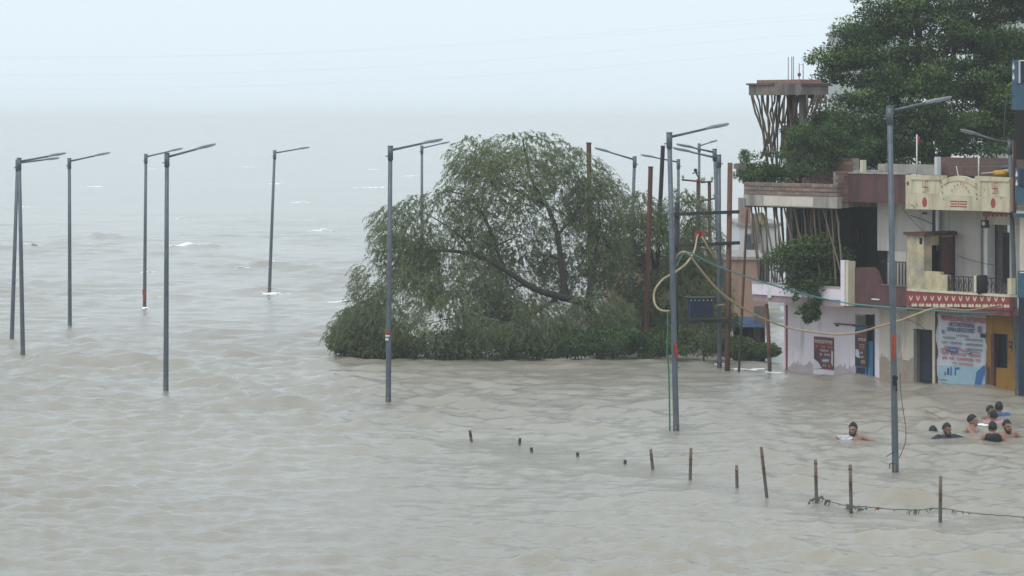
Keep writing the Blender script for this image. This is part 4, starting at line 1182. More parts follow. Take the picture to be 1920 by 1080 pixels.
disc(p1, p1.root, 1548, 676, 8, 5, 0.023, 'print_mid_blue', 'print'); flat(p1, p1.root, [(1542, 674), (1554, 674), (1554, 678), (1542, 678)][::-1], 0.0245, 'print_white')
flat(p1, p1.root, [(1526.5, 655), (1535, 655), (1536, 680), (1527, 672)][::-1], 0.0232, 'poster_dark'); flat(p1, p1.root, [(1526, 672), (1534, 679), (1541, 690), (1526, 692)][::-1], 0.0238, 'banner')
flat(p1, p1.root, [(1559, 656), (1562, 660), (1562, 688), (1558, 680)][::-1], 0.0232, 'print_white')
p2 = poster(h1, 'door_poster', 1603, 1625, 620, 687, 0.004, 'poster_dark', 'dark maroon poster pasted on the blue door',
            [(1604, 1624, 627, 632, 'print_red', 4), (1604, 1624, 634, 640, 'print_white', 4), (1611, 1621, 645, 656, 'print_orange', 3), (1612, 1621, 660, 664, 'print_white', 3), (1613, 1622, 668, 672, 'print_white', 3), (1614, 1622, 676, 682, 'print_yellow', 3)], 13)
flat(p2, p2.root, [(1604, 654), (1610, 656), (1612, 672), (1604, 668)][::-1], 0.0075, 'banner'); flat(p2, p2.root, [(1604, 669), (1613, 673), (1614, 686), (1604, 685)][::-1], 0.0075, 'navy')

# ---------- middle house with the maroon parapets
h2 = House('maroon_house', 1648.5, 'cream house with maroon roof parapet and sloping maroon balcony wall')
h2.box('wall', M['cream'], 1648.5, 1713, 574, 760, 0.0, 0.2, z0=-1.6)
h2.box('wall', M['cream'], 1713, 1748, 574, 617.5, 0.0, 0.2)
h2.box('wall', M['cream'], 1748, 1753, 574, 760, 0.0, 0.2, z0=-1.6)
h2.box('door_jamb', M['concrete'], 1713.4, 1719, 618, 760, -0.01, 0.17, z0=-1.5)
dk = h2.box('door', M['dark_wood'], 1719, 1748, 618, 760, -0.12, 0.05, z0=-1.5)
h2.box('door_panel', M['navy'], 1722, 1745, 680, 712, -0.115, 0.008, dk)
h2.box('drain_pipe', M['rust'], 1753.2, 1755.4, 570, 760, 0.06, 0.05, z0=-1.5)
h2.box('floor_slab', M['concrete'], 1590, 1700, 572, 579, 0.82, 1.0)
h2.poly('balcony_wall', M['maroon'], [(1590, 502), (1634, 501), (1641, 508), (1651, 535), (1700, 536), (1700, 574), (1590, 574)], 0.86, 0.12)
h2.box('coping', M['concrete'], 1652, 1700, 534.5, 536.5, 0.88, 0.16)
h2.box('broken_pipe', M['white_paint'], 1634, 1648, 560, 562.5, 0.885, 0.025).rotation_euler = (0, 0, 0)
h2.side('pillar_side', M['yellow_pale'], 1590, 1.08, 0.84, 490, 574, 0.10)
h2.box('roof_parapet', M['maroon'], 1588, 1700, 326, 380, 0.80, 0.14)
h2.box('coping', M['pale_plaster'], 1588, 1700, 323.5, 326.3, 0.82, 0.20)
h2.box('roof_slab', M['concrete'], 1590, 1757, 368, 378, 0.64, 5.0)
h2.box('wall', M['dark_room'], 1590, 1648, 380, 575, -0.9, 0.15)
h2.box('column', M['offwhite'], 1645, 1668, 378, 470, 0.15, 0.35)
h2.box('wall', M['offwhite'], 1664, 1757, 378, 575, -0.02, 0.15)
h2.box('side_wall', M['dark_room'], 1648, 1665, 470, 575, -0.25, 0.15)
h2.box('railing', M['dark_steel'], 1652, 1700, 490, 491.5, 0.75, 0.03)
for k in range(8): h2.box('baluster', M['dark_steel'], 1655 + k * 6, 1656 + k * 6, 491, 536, 0.748, 0.02)
h2.box('hanging_cloth', M['offwhite'], 1677, 1699, 472, 492, 0.3, 0.03)
h2.box('red_shutter', M['maroon'], 1594, 1608, 425, 455, -0.86, 0.03)
for (x0, x1, y0, y1, o_) in ((1600, 1647, 319, 326, -0.6), (1646, 1757, 308, 327, -0.9)):
    h2.box('roof_room_wall', M['pale_plaster'], x0, x1, y0, y1, o_, 0.15)
h2.box('roof_post', M['white_paint'], 1752, 1757, 294, 328, -0.4, 0.12)
h2.box('roof_post', M['yellow_pale'], 1612.5, 1617.5, 300, 324, -0.2, 0.12)
h2.box('roof_room_wall', M['red_brick'], 1757.5, 1925, 296, 335, -1.2, 0.15)
h2.box('roof_room_slab', M['dark_steel'], 1757.5, 1925, 330, 335, -0.1, 1.0)
h2.box('loose_cable_clip', M['wire'], 1729, 1737, 398, 402, 0.0, 0.02)

# ---------- yellow house with the painted frieze
h3 = House('yellow_house', 1753, 'yellow fronted house with painted roof panel and railed balcony')
pan = h3.poly('roof_panel', M['yellow'], [(1698, 328), (1768, 329), (1768, 338), (1780, 331.5), (1793, 329.5), (1806, 331), (1820, 336), (1828, 341), (1828, 330), (1893, 333), (1893, 397), (1698, 392)], 1.12, 0.13)
h3.poly('inset_panel', M['yellow_pale'], [(1709, 337), (1760, 338), (1760, 363), (1707, 363)], 1.124, 0.05, pan)
h3.poly('inset_panel', M['yellow_pale'], [(1838, 340), (1889, 341), (1889, 369), (1837, 368)], 1.124, 0.05, pan)
h3.poly('inset_panel', M['yellow_pale'], [(1769, 347), (1780, 340), (1793, 337.5), (1806, 339), (1820, 345), (1826, 350), (1827, 368), (1769, 367)], 1.124, 0.05, pan)
h3.poly('moulding', M['yellow'], [(1768, 344), (1780, 337.5), (1793, 335), (1806, 336.5), (1820, 342), (1828, 348), (1828, 351), (1820, 345.5), (1806, 340), (1793, 338.5), (1780, 341), (1768, 347.5)], 1.145, 0.03, pan)
for (a, b_) in ((1707, 1762), (1836, 1891)):
    h3.box('moulding', M['yellow'], a, b_, 334.5 + (a - 1698) * .02, 337.2 + (a - 1698) * .02, 1.15, 0.035, pan)
    h3.box('moulding', M['yellow'], a, a + 2.2, 337.4 + (a - 1698) * .02, 361 + (a - 1698) * .03, 1.148, 0.033, pan)
for (cx, cy_) in ((1735, 350.5), (1865, 353)):      # the two auspicious hooked crosses in red
    w, hh_ = 5.4, 10.5
    bars(h3, pan, [(cx - w, cy_ + 0.5, cx + w, cy_ + 0.5), (cx, cy_ - hh_, cx, cy_ + hh_), (cx, cy_ - hh_ + .8, cx + w, cy_ - hh_ + .8), (cx + w - .5, cy_, cx + w - .5, cy_ + hh_), (cx - w, cy_ + hh_ - .8, cx, cy_ + hh_ - .8), (cx - w + .5, cy_ - hh_, cx - w + .5, cy_)], 1.178, 1.9, 'red_paint')
disc(h3, pan, 1733.5, 379, 4.5, 9.3, 1.124, 'red_paint'); disc(h3, pan, 1862, 381, 4.5, 9.3, 1.124, 'red_paint'); disc(h3, pan, 1702, 344, 2, 4, 1.124, 'brown')
bars(h3, pan, [(1781, 377.3, 1796, 377.5), (1783, 382.2, 1795, 382.4), (1781, 387, 1796, 387.2), (1799, 377.6, 1813.5, 378.2), (1799, 382.4, 1813, 383), (1799, 387.3, 1813, 388), (1797.3, 376.5, 1797.3, 388.5)], 1.126, 2.1, 'red_paint')
for k in range(7):
    an = math.radians(205 - k * 38.5 * 0.9) ; 
    gx, gy = [(1784.5, 358), (1790, 350.5), (1795, 346.5), (1801, 345), (1806.5, 347), (1811.5, 352.5), (1815.5, 360)][k]
    bars(h3, pan, [[(gx - 1.6, gy - 2.6, gx + 1.6, gy - 2.6), (gx + .8, gy - 2.6, gx + .8, gy + 2.8), (gx - 1.5, gy + .2, gx + .8, gy + .2)], [(gx - 1.6, gy - 2.6, gx + 1.6, gy - 2.6), (gx - .8, gy - 2.6, gx - .8, gy + 2.2), (gx - 1.5, gy + 2.2, gx + 1.5, gy + 2.2)], [(gx - 1.5, gy, gx + 1.5, gy), (gx, gy - 3, gx, gy + 3), (gx - 1.4, gy - 2.5, gx, gy - 2.5)]][k % 3], 1.176, 1.1, 'red_paint', 'lettering')
rr = random.Random(4)
for (cx, cy_, sp_) in ((1764, 341, 1), (1765, 350, 1), (1766, 361, 1), (1769, 373, .7), (1830, 345, 1), (1831, 352, 1), (1831, 365, 1), (1831, 372, 1), (1710, 385, 1.6), (1714, 388, 1.6), (1717, 383, 1.2), (1845, 356, .8), (1876, 371, .8)):
    bars(h3, pan, [(cx + rr.uniform(-2, 1) * sp_, cy_ + rr.uniform(-3, 1), cx + rr.uniform(0, 3) * sp_, cy_ + rr.uniform(0, 4)) for _ in range(4)], 1.1255, 1.2, 'grey_paint', 'faded_mark')
h3.box('roof_slab', M['concrete'], 1700, 1925, 384, 392, 0.98, 5.0)
sc_ = h3.box('valance', M['dark_red'], 1842, 1893, 398, 402, 0.9, 0.03)
for k in range(6): disc(h3, sc_, 1846 + k * 8, 402.5, 3.4, 4, 0.885, 'dark_red', 'scallop', 12)
# upper wall, recess and doorway
h3.box('wall', M['offwhite'], 1757, 1842, 392, 560, -0.02, 0.15)
h3.box('wall', M['offwhite'], 1842, 1848, 392, 560, -0.019, 0.2)
h3.box('corner_post', M['white_paint'], 1845.5, 1851, 421, 560, 0.03, 0.25)
h3.box('lintel', M['cream'], 1851, 1925, 402, 422, 0.028, 0.2)
h3.box('recess_wall', M['concrete'], 1851, 1882, 420, 560, -0.30, 0.12)
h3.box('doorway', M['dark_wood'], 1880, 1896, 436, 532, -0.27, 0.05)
h3.box('recess_wall', M['cream'], 1893, 1925, 415, 560, -0.1, 0.12)
h3.box('drain_pipe', M['pale_plaster'], 1838.4, 1840, 427, 540, 0.03, 0.03)
h3.box('drain_pipe', M['white_paint'], 1754, 1759.5, 394, 470, 0.08, 0.07)
h3.box('pipe_shadow_strip', M['dark_steel'], 1748, 1753.5, 394, 437, 0.06, 0.05)  # dark strip standing in for the shadow beside the white pipe
me_ = h3.box('meter_box', M['dark_steel'], 1839, 1850, 413, 427, 0.10, 0.09)
disc(h3, me_, 1844, 419, 3.2, 4.2, 0.104, 'white_paint', 'dial', 14)
# cabin on the balcony: bright face to the river, door in the side toward the camera
cab_t0, cab_t1 = HT(1700, 0.95) - h3.t0, HT(1732.5, 0.95) - h3.t0
zc0, zc1 = HZ(1716, 547, .95), HZ(1716, 441, .95)
cab = MB().box(cab_t0, cab_t1, -0.95, -0.70, zc0, zc1).build('cabin_wall', M['peel'], h3.root)
MB().box(cab_t0, cab_t1 - .02, -0.698, 0.0, zc1 - 0.25, zc1).build('cabin_wall', M['peel'], h3.root)
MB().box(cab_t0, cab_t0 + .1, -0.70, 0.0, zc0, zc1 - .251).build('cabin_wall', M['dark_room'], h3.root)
MB().box(cab_t0 - .05, cab_t1 + .12, -1.02, 0.05, zc1 + 0.003, zc1 + 0.075).build('cabin_roof', M['brown'], h3.root)
MB().box(cab_t1 - .03, cab_t1 + .02, -0.44, -0.01, zc0 + .45, zc1 - .06).build('cabin_door', M['brown'], h3.root)
MB().box(cab_t1 - .01, cab_t1 + .035, -0.46, -0.43, zc0 + .1, zc1 - .01).build('door_post', M['dark_wood'], h3.root)
MB().box(cab_t1 - .01, cab_t1 + .035, -0.02, 0.03, zc0, zc1 - .01).build('door_post', M['dark_wood'], h3.root)
h3.box('vent_slot', M['dark_room'], 1724, 1729, 446, 458, 0.953, 0.02, cab)
h3.box('roof_scrap', M['dark_steel'], 1736, 1750, 434, 437.5, 0.7, 0.3)
h3.box('roof_scrap', M['wire'], 1758, 1776, 433, 437, 0.5, 0.3)
# balcony front
h3.box('floor_slab', M['pinkred'], 1700, 1893, 577, 586, 1.0, 1.2)
h3.poly('balcony_step', M['peel'], [(1732, 508), (1763, 510), (1763, 515), (1776, 516), (1776, 550), (1732, 549)], 1.0, 0.12)
h3.box('balcony_ledge', M['yellow_pale'], 1700, 1893, 547.5, 551.5, 1.10, 0.25)
fz = h3.box('frieze', M['dark_red'], 1700, 1893, 551.6, 576, 1.08, 0.12)
for k in range(14):
    px = 1708 + k * 13.3; dy = (px - 1700) * 0.012
    c = [(px - 3.6, 554.5 + dy), (px - 2.0, 554.5 + dy), (px, 560.5 + dy), (px + 2.0, 554.5 + dy), (px + 3.6, 554.5 + dy), (px + 2.2, 561 + dy), (px, 564 + dy), (px - 2.2, 561 + dy)]
    flat(h3, fz, c[::-1], 1.084, 'yellow_pale', 'tulip_motif')
    c = [(px + 1, 574.5 + dy), (px + 1.2, 570 + dy), (px + 4.5, 568 + dy), (px + 6.6, 571 + dy), (px + 9, 568 + dy), (px + 11.5, 570 + dy), (px + 11.8, 574.5 + dy)]
    flat(h3, fz, c[::-1], 1.084, 'yellow_pale', 'lotus_motif')
def rail(px0, px1, py, o=0.98):
    r_ = h3.box('railing', M['dark_steel'], px0, px1, py, py + 1.8, o, 0.03)
    n = max(2, int((px1 - px0) / 9))
    for k in range(n + 1):
        px = px0 + 1 + (px1 - px0 - 2.5) * k / n
        h3.box('baluster', M['dark_steel'], px, px + 0.9, py + 1.9, 549, o - 0.004, 0.02, r_)
    for k in range(n):
        cx = px0 + 1 + (px1 - px0 - 2.5) * (k + .5) / n
        pts = [h3.pt(cx, py + 5, o - .01), h3.pt(cx + 2.6, (py + 549) / 2 + 2, o - .01), h3.pt(cx, 546, o - .01), h3.pt(cx - 2.6, (py + 549) / 2 + 2, o - .01), h3.pt(cx, py + 5, o - .01)]
        MB().tube(pts, 0.011, 5).build('scroll', M['dark_steel'], r_)
rail(1777, 1825.5, 518); rail(1836, 1889, 521)
h3.box('rail_post', M['yellow_pale'], 1825.5, 1832.5, 517, 548, 1.02, 0.14)
h3.box('rail_post', M['yellow_pale'], 1889, 1896, 522, 552, 1.02, 0.14)
# ground floor
h3.box('wall', M['cream'], 1755.6, 1850, 580, 760, 0.0, 0.2, z0=-1.6)
h3.box('ochre_wall', M['ochre'], 1849, 1861, 592, 760, 0.06, 0.2, z0=-1.6)
h3.box('ochre_wall', M['ochre'], 1861, 1892, 592, 626, 0.05, 0.2)
h3.box('ochre_wall', M['ochre'], 1861, 1892, 690, 760, 0.02, 0.2, z0=-1.6)
h3.box('ochre_wall', M['ochre'], 1889, 1930, 592, 770, 0.07, 0.2, z0=-1.6)
h3.box('window_jamb', M['brown'], 1858, 1864, 626, 760, 0.075, 0.06, z0=-1.5)
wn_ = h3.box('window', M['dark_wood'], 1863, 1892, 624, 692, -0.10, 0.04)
for k in range(5): h3.box('window_bar', M['dark_steel'], 1867 + k * 5, 1867.8 + k * 5, 626, 690, -0.04, 0.02, wn_)
h3.box('window_bar', M['dark_steel'], 1863, 1890, 655, 656.5, -0.035, 0.02, wn_)
h3.box('shade_board', M['navy'], 1851, 1930, 587.5, 592, 0.35, 0.4)
scrawl(h3, h3.root, 1891, 1900, 640, 660, 0.075, 'wire', 77, 1); scrawl(h3, h3.root, 1910, 1919, 632, 655, 0.075, 'wire', 78, 1)

# vinyl banner hanging on the wall
hb = House.__new__(House); hb.t0 = HT(1803, .05)
hb.root = empty('shop_banner', HA + HU * hb.t0 + Vector((0, 0, 0)), HROT, 'large white and blue shop banner with printed lines, its hem in the water', 'banner')
ns = 14; vs_, fs = [], []
rr = random.Random(8)
for j in range(ns + 1):
    for i in range(ns + 1):
        px = 1757 + (1850 - 1757) * i / ns; py = 588 + (728 - 588) * j / ns
        edge = (2.2 * math.sin(j * 1.1) if i in (0, ns) else 0) + (-5 * math.exp(-((py - 690) / 9) ** 2) if i == 0 else 0)
        q_ = hb.pt(px + edge, py, 0.05)
        vs_.append(q_ + Vector((0, -0.012 * math.sin(i * 1.3 + j * .4) - 0.03 * max(0, j / ns - .6) * math.sin(i * .9), 0)))
for j in range(ns):
    for i in range(ns):
        fs.append((j * (ns + 1) + i, (j + 1) * (ns + 1) + i, (j + 1) * (ns + 1) + i + 1, j * (ns + 1) + i + 1))
b = MB(); b.add(vs_, fs, True); sheet = b.build('sheet', M['banner'], hb.root)
so = sheet.modifiers.new('thickness', 'SOLIDIFY'); so.thickness = 0.004; so.offset = -1
OB = 0.095
text_mesh(hb, hb.root, 'PROFESSIONAL ENTERPRISES', 1764, 1848, 594, 603.5, OB, 'print_red', bold=.03)
text_mesh(hb, hb.root, 'AIR CONDITIONING', 1778, 1826, 604.5, 613.5, OB, 'print_blue', bold=.03)
text_mesh(hb, hb.root, 'REPAIR & SERVICE EXPERT', 1776, 1827, 615, 623, OB, 'print_blue', bold=.03)
text_mesh(hb, hb.root, 'Our Services', 1792, 1815, 626.5, 632, OB, 'print_grey', bold=.02)
for k in range(3):
    y_ = 631.5 + k * 9
    scrawl(hb, hb.root, 1764, 1764 + (30, 38, 42)[k], y_, y_ + 5, OB, 'print_grey', 100 + k, 9)
    scrawl(hb, hb.root, 1809, 1842, y_ + 4, y_ + 9, OB, 'print_grey', 110 + k, 8)
text_mesh(hb, hb.root, 'OTTM', 1763, 1777.5, 653, 659.5, OB, 'print_red', 'logo', bold=.04)
flat(hb, hb.root, [(1779, 652), (1794, 653), (1794, 662), (1779, 661)][::-1], OB, 'print_mid_blue', 'logo'); scrawl(hb, hb.root, 1781, 1793, 654.5, 658.5, OB + .003, 'print_white', 120, 5)
scrawl(hb, hb.root, 1797, 1810, 656, 661, OB, 'print_red', 121, 4)
disc(hb, hb.root, 1816, 660.5, 5.2, 3.4, OB, 'print_mid_blue', 'logo'); flat(hb, hb.root, [(1812.5, 659.7), (1819.5, 659), (1819.5, 661), (1812.5, 662)][::-1], OB + .003, 'print_white', 'logo')
text_mesh(hb, hb.root, 'HITACHI', 1823, 1837, 659, 663, OB, 'print_grey', 'logo', bold=.01)
scrawl(hb, hb.root, 1764, 1838, 662.5, 668, OB, 'print_red', 130, 17); scrawl(hb, hb.root, 1766, 1838, 671, 677, OB, 'print_red', 131, 16); scrawl(hb, hb.root, 1785, 1824, 680.5, 685.5, OB, 'print_red', 132, 9)
flat(hb, hb.root, [(1759, 686), (1790, 686), (1832, 690), (1845, 684), (1848, 728), (1759, 728)][::-1], OB - .006, 'banner_blue', 'print')
for (x0, x1, y0, y1, m_) in ((1776, 1780, 690, 703, 'print_blue'), (1782, 1784.5, 688, 704, 'print_mid_blue'), (1790, 1792.5, 689, 704, 'print_mid_blue'), (1792.6, 1799, 689, 693, 'print_mid_blue'), (1770, 1774, 697, 704, 'print_grey')):
    flat(hb, hb.root, [(x0, y0), (x1, y0), (x1, y1), (x0, y1)][::-1], OB, m_, 'print')
flat(hb, hb.root, [(1846, 684), (1846, 700), (1838, 728), (1826, 728), (1831, 697)][::-1], OB, 'print_mid_blue', 'print')
text_mesh(hb, hb.root, 'Contact', 1760, 1776, 710, 714, OB, 'print_red', bold=.02)
flat(hb, hb.root, [(1838, 625), (1847, 626), (1847, 634), (1838, 633)][::-1], OB, 'navy', 'print'); flat(hb, hb.root, [(1833, 612), (1838, 612), (1838, 624), (1833, 624)][::-1], OB, 'print_grey', 'print'); flat(hb, hb.root, [(1766, 618), (1769, 618), (1769, 626), (1766, 626)][::-1], OB, 'print_grey', 'print')

# damp, muddy stains that climb from the waterline
def damp(h, px0, px1, py, o, mat, seed, parent=None):
    rr = random.Random(seed)
    n = max(6, int((px1 - px0) / 2.2))
    top = [(px0 + (px1 - px0) * k / n, py + rr.uniform(-3, 3) + 4 * math.sin(k * .5 + seed) + (rr.uniform(-9, 0) if rr.random() < .2 else 0)) for k in range(n + 1)]
    pl = [(HT(x, o) - h.t0, HZ(x, y, o)) for x, y in top]
    pl = [(pl[0][0], -1.2)] + [(pl[-1][0], -1.2)] + pl[::-1]
    b = MB(); b.add([(x, -o, z) for x, z in pl], [list(range(len(pl)))])
    return b.build('damp_stain', M[mat], h.root)
damp(h1, 1476, 1525, 683, .003, 'damp_pink', 1); damp(h1, 1564, 1602, 688, .003, 'damp_pink', 2)
damp(h2, 1649, 1712.5, 672, .003, 'damp', 3); damp(h3, 1849.5, 1857, 690, .063, 'brown', 4)

# small loose things on the roofs and balconies
def hpos(px, py, o): return HA + HU * HT(px, o) + HN * o + Vector((0, 0, HZ(px, py, o)))
b = MB()
b.ell((0, 0, .08), (.22, .20, .10)); b.ell((.1, -.05, .13), (.14, .16, .07)); b.ell((-.12, .05, .10), (.13, .15, .07))
tag(b.build('tarp_bundle', M['yellow_tarp'], None, hpos(1880, 332, .6)), 'yellow tarpaulin bundle on the yellow house roof', 'tarpaulin')
b = MB(); b.ell((0, 0, .06), (.2, .18, .06)); b.ell((.12, .03, .09), (.12, .12, .05))
tag(b.build('tarp_bundle', M['blue_tarp'], None, hpos(1890, 319, .2)), 'blue sheet bundle lying behind the yellow tarpaulin', 'tarpaulin')
b = MB(); b.tube([(0, 0, .46), (0, 0, .44), (.01, 0, .25), (0, 0, .02), (0, 0, 0)], [.08, .15, .16, .15, .10], 12)
dc = b.build('dark_cloth', M['black_cloth'], None, hpos(1841, 551, 1.06) + Vector((0, 0, .0)))
dc.scale = (.9, .5, 1)
tag(dc, 'black cloth hung over the balcony railing beside the yellow post', 'cloth')
for (px, py0, py1, o, r, m, lab, cl) in ((1719, 327, 252, .2, .018, 'white_paint', 'thin white flag pole with a red pennant above the yellow panel', 'red_cloth'), (1835, 333, 294, .6, .016, 'white_paint', 'short white roof pole behind the yellow panel', None)):
    base_ = hpos(px, py0, o)
    f_ = empty('flag_pole' if cl else 'roof_pole', base_, 0, lab, 'pole')
    H_ = HZ(px, py1, o) - base_.z
    MB().tube([(0, 0, -.2), (0, 0, H_)], r, 6).build('shaft', M[m], f_)
    if cl:
        bb = MB(); bb.add([(0.01, 0, H_ * .98), (.07, -.02, H_ * .93), (.05, -.03, H_ * .8), (.02, -.01, H_ * .66), (0, 0, H_ * .68)], [(4, 3, 2, 1, 0)]); q_ = bb.build('pennant', M['red_cloth'], f_)
        s_ = q_.modifiers.new('thickness', 'SOLIDIFY'); s_.thickness = .012
def hcable(name, pts, r, mat, label, cat='wire'):
    ps = [hpos(*p) for p in pts]; o = ps[0].copy()
    return tag(MB().tube(spline([p - o for p in ps], 6), r, 5).build(name, M[mat], None, o), label, cat)
hcable('roof_wire', [(1778, 312, .4), (1835, 313, .6), (1893, 311, .8)], .008, 'galv', 'pale wire strung level behind the painted roof panel')
hcable('roof_wire', [(1776, 307, -.6), (1830, 306, -.5), (1895, 304, -.4)], .006, 'galv', 'thin upper wire over the brown roof wall')
hcable('roof_rod', [(1840, 325, .7), (1866, 323, .7)], .014, 'white_paint', 'white rod lying on the roof left of the yellow tarpaulin', 'rod')
hcable('roof_rod', [(1793, 312, .7), (1797, 330, .9)], .010, 'white_paint', 'thin leaning rod above the arch of the painted panel', 'rod')
hcable('wall_wire', [(1690, 388, .1), (1712, 415, .1), (1735, 437, .5)], .007, 'wire', 'black wire slanting down the offwhite wall to the cabin roof')
hcable('wall_wire', [(1707, 404, .1), (1730, 412, .1), (1750, 421, .1)], .009, 'wire', 'black wire sagging across the offwhite wall to the pipe')
hcable('wall_wire', [(1795, 479, .1), (1820, 488, .1), (1850, 495, .1), (1865, 497, .05)], .006, 'wire', 'thin wire drooping across the balcony back wall')
hcable('wall_wire', [(1690, 595, .1), (1715, 605, .1), (1735, 618, .1)], .006, 'wire', 'thin wire on the cream wall above the dark door')
hcable('bracket_wire', [(1896, 585, 1.0), (1900, 620, .9), (1905, 660, .8)], .008, 'wire', 'black cable hanging in front of the ochre wall')

# ---------- blue house at the right edge, nearer than the others
h4 = House('blue_house', 1897, 'blue painted house cut off by the right edge of the view')
OB4 = 1.9
h4.box('upper_wall', M['blue_wall'], 1897, 1990, 158, 206, OB4, 3.0)
uw = h4.box('upper_wall', M['blue_wall'], 1897, 1908, 112, 158, OB4, 3.0)
h4.box('upper_wall', M['navy'], 1908, 1990, 114, 158, OB4 - .06, 2.5)
h4.box('window_frame', M['white_paint'], 1909, 1912, 114, 156, OB4 - .03, .05); h4.box('window_frame', M['white_paint'], 1909, 1990, 112, 114, OB4 - .03, .05)
for cy_ in (125, 144): flat(h4, uw, [(1900, cy_ - 9), (1902.6, cy_ + 3), (1900, cy_ + 6), (1898, cy_ + 3)], OB4 + .004, 'white_paint', 'leaf_motif').data.flip_normals()
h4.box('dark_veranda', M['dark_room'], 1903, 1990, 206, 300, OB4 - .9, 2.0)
h4.box('veranda_post', M['brown'], 1898.5, 1901, 262, 400, OB4 - .1, .08)
h4.box('lower_wall', M['blue_wall'], 1903, 1990, 315, 381, OB4 - .1, 2.8)
lw = h4.box('window', M['navy'], 1911, 1990, 317, 352, OB4 - .09, .03)
for cy_ in (326, 343): flat(h4, lw, [(1906, cy_ - 7), (1908.6, cy_ + 3), (1906, cy_ + 6), (1903.6, cy_ + 3)], OB4 - .085, 'white_paint', 'leaf_motif').data.flip_normals()
h4.box('awning', M['blue_wall'], 1899, 1990, 402, 409, OB4 - .3, 1.0)
h4.box('lower_wall', M['cream'], 1912, 1990, 409, 510, OB4 - 1.2, .2)
h4.box('balcony_wall', M['blue_wall'], 1908, 1990, 510, 560, OB4 - .3, .15)
h4.box('balcony_rail', M['white_paint'], 1912, 1990, 512, 514, OB4 - .28, .05)
h4.box('ground_wall', M['navy'], 1910, 1990, 560, 780, OB4 - 1.0, .2, z0=-1.6)
hcable('down_pipe', [(1899, 178, 1.93), (1890, 179, 1.95), (1887, 190, 1.95), (1884, 220, 1.9), (1883, 262, 1.6)], .016, 'galv', 'grey curved pipe sticking out of the blue upper wall', 'pipe')

# ---------- unfinished house behind with its propped roof
h5 = House('unfinished_house', 1470, 'unfinished brick house behind with a rough roof slab on crooked poles')
h5.box('wall', M['concrete'], 1482, 1600, 330, 760, -3.0, 3.0, z0=-1.6)
bw5 = h5.box('brick_wall', M['mortar'], 1480, 1600, 296, 345, -2.9, .2)
bricks(h5, bw5, 1480, 1600, 296, 345, -2.885, 'red_brick', skip=.03)
h5.box('corner_post', M['pale_plaster'], 1468, 1479, 297, 346, -2.8, .25)
h5.box('column', M['dark_room'], 1475, 1483, 176, 320, -3.3, .2); h5.box('column', M['concrete'], 1498, 1506, 176, 320, -3.0, .15)
h5.box('brick_stub', M['red_brick'], 1464, 1476, 235, 300, -3.1, .2)
sl = h5.box('roof_slab', M['concrete'], 1404, 1502, 157, 178, -2.6, 0.95)
h5.box('roof_slab_edge', M['red_brick'], 1419, 1500, 149.5, 157.2, -2.7, 0.75)
h5.box('shuttering_board', M['bamboo'], 1399, 1450, 156, 159.5, -2.55, .4); h5.side('shuttering_board', M['brown'], 1504, -2.6, -3.6, 156.5, 161, .05)
h5.side('beam', M['dark_room'], 1503.5, -2.7, -3.5, 162, 184, .2)
for (px, y0) in ((1478, 107), (1484.5, 106), (1487.5, 106), (1498.5, 119), (1506, 119)):
    a, b_ = h5.pt(px, y0, -3.0), h5.pt(px, 150, -3.0)
    MB().tube([b_, a], .011, 5).build('rebar', M['rust'], h5.root)
a = h5.pt(1498.5, 140, -3.0); b = MB(); b.ell(a, (.05, .05, .06), 8, 6); b.build('red_cap', M['red_cloth'], h5.root)
Z1 = lambda x, y: (1360 + x / 3.43, 60 + y / 3.43)
for ln in (((165, 400), (195, 520), (240, 640), (255, 720), (230, 815)), ((200, 380), (230, 520), (262, 640), (270, 720), (285, 805)), ((240, 405), (255, 500), (285, 590), (265, 690), (240, 800)), ((272, 405), (265, 500), (280, 600), (275, 720)), ((320, 405), (315, 450), (290, 520), (312, 640), (300, 740), (290, 800)),
           ((340, 405), (320, 520), (300, 640), (290, 740)), ((380, 415), (350, 520), (330, 640), (300, 740), (280, 800)), ((350, 405), (345, 540), (380, 650), (370, 800)), ((378, 420), (374, 590)), ((395, 405), (420, 560), (440, 700), (470, 800)), ((440, 405), (425, 560), (400, 700), (380, 800)), ((470, 405), (455, 500), (470, 640)), ((455, 405), (440, 560)),
           ((525, 405), (530, 520)), ((548, 405), (560, 460), (555, 520)), ((595, 405), (575, 500), (565, 560)), ((580, 405), (570, 470)), ((620, 400), (600, 520)), ((640, 400), (650, 500))):
    oo = -2.8 + random.uniform(-.5, .15)
    prop(h5, h5.root, [(*Z1(x, y), oo) for x, y in ln], r=.030)
for k in range(16):
    xa = 1412 + k * 8.6 + random.uniform(-3, 3); xb = 1432 + k * 4.2 + random.uniform(-8, 8); oo = -3.1 + random.uniform(-.4, .1)
    prop(h5, h5.root, [(xa, 177, oo), ((xa + xb) / 2 + random.uniform(-4, 4), 235, oo), (xb, 310, oo)], r=.024)
tag(h5.root, 'unfinished brick house behind with a rough roof slab on crooked poles', 'house')

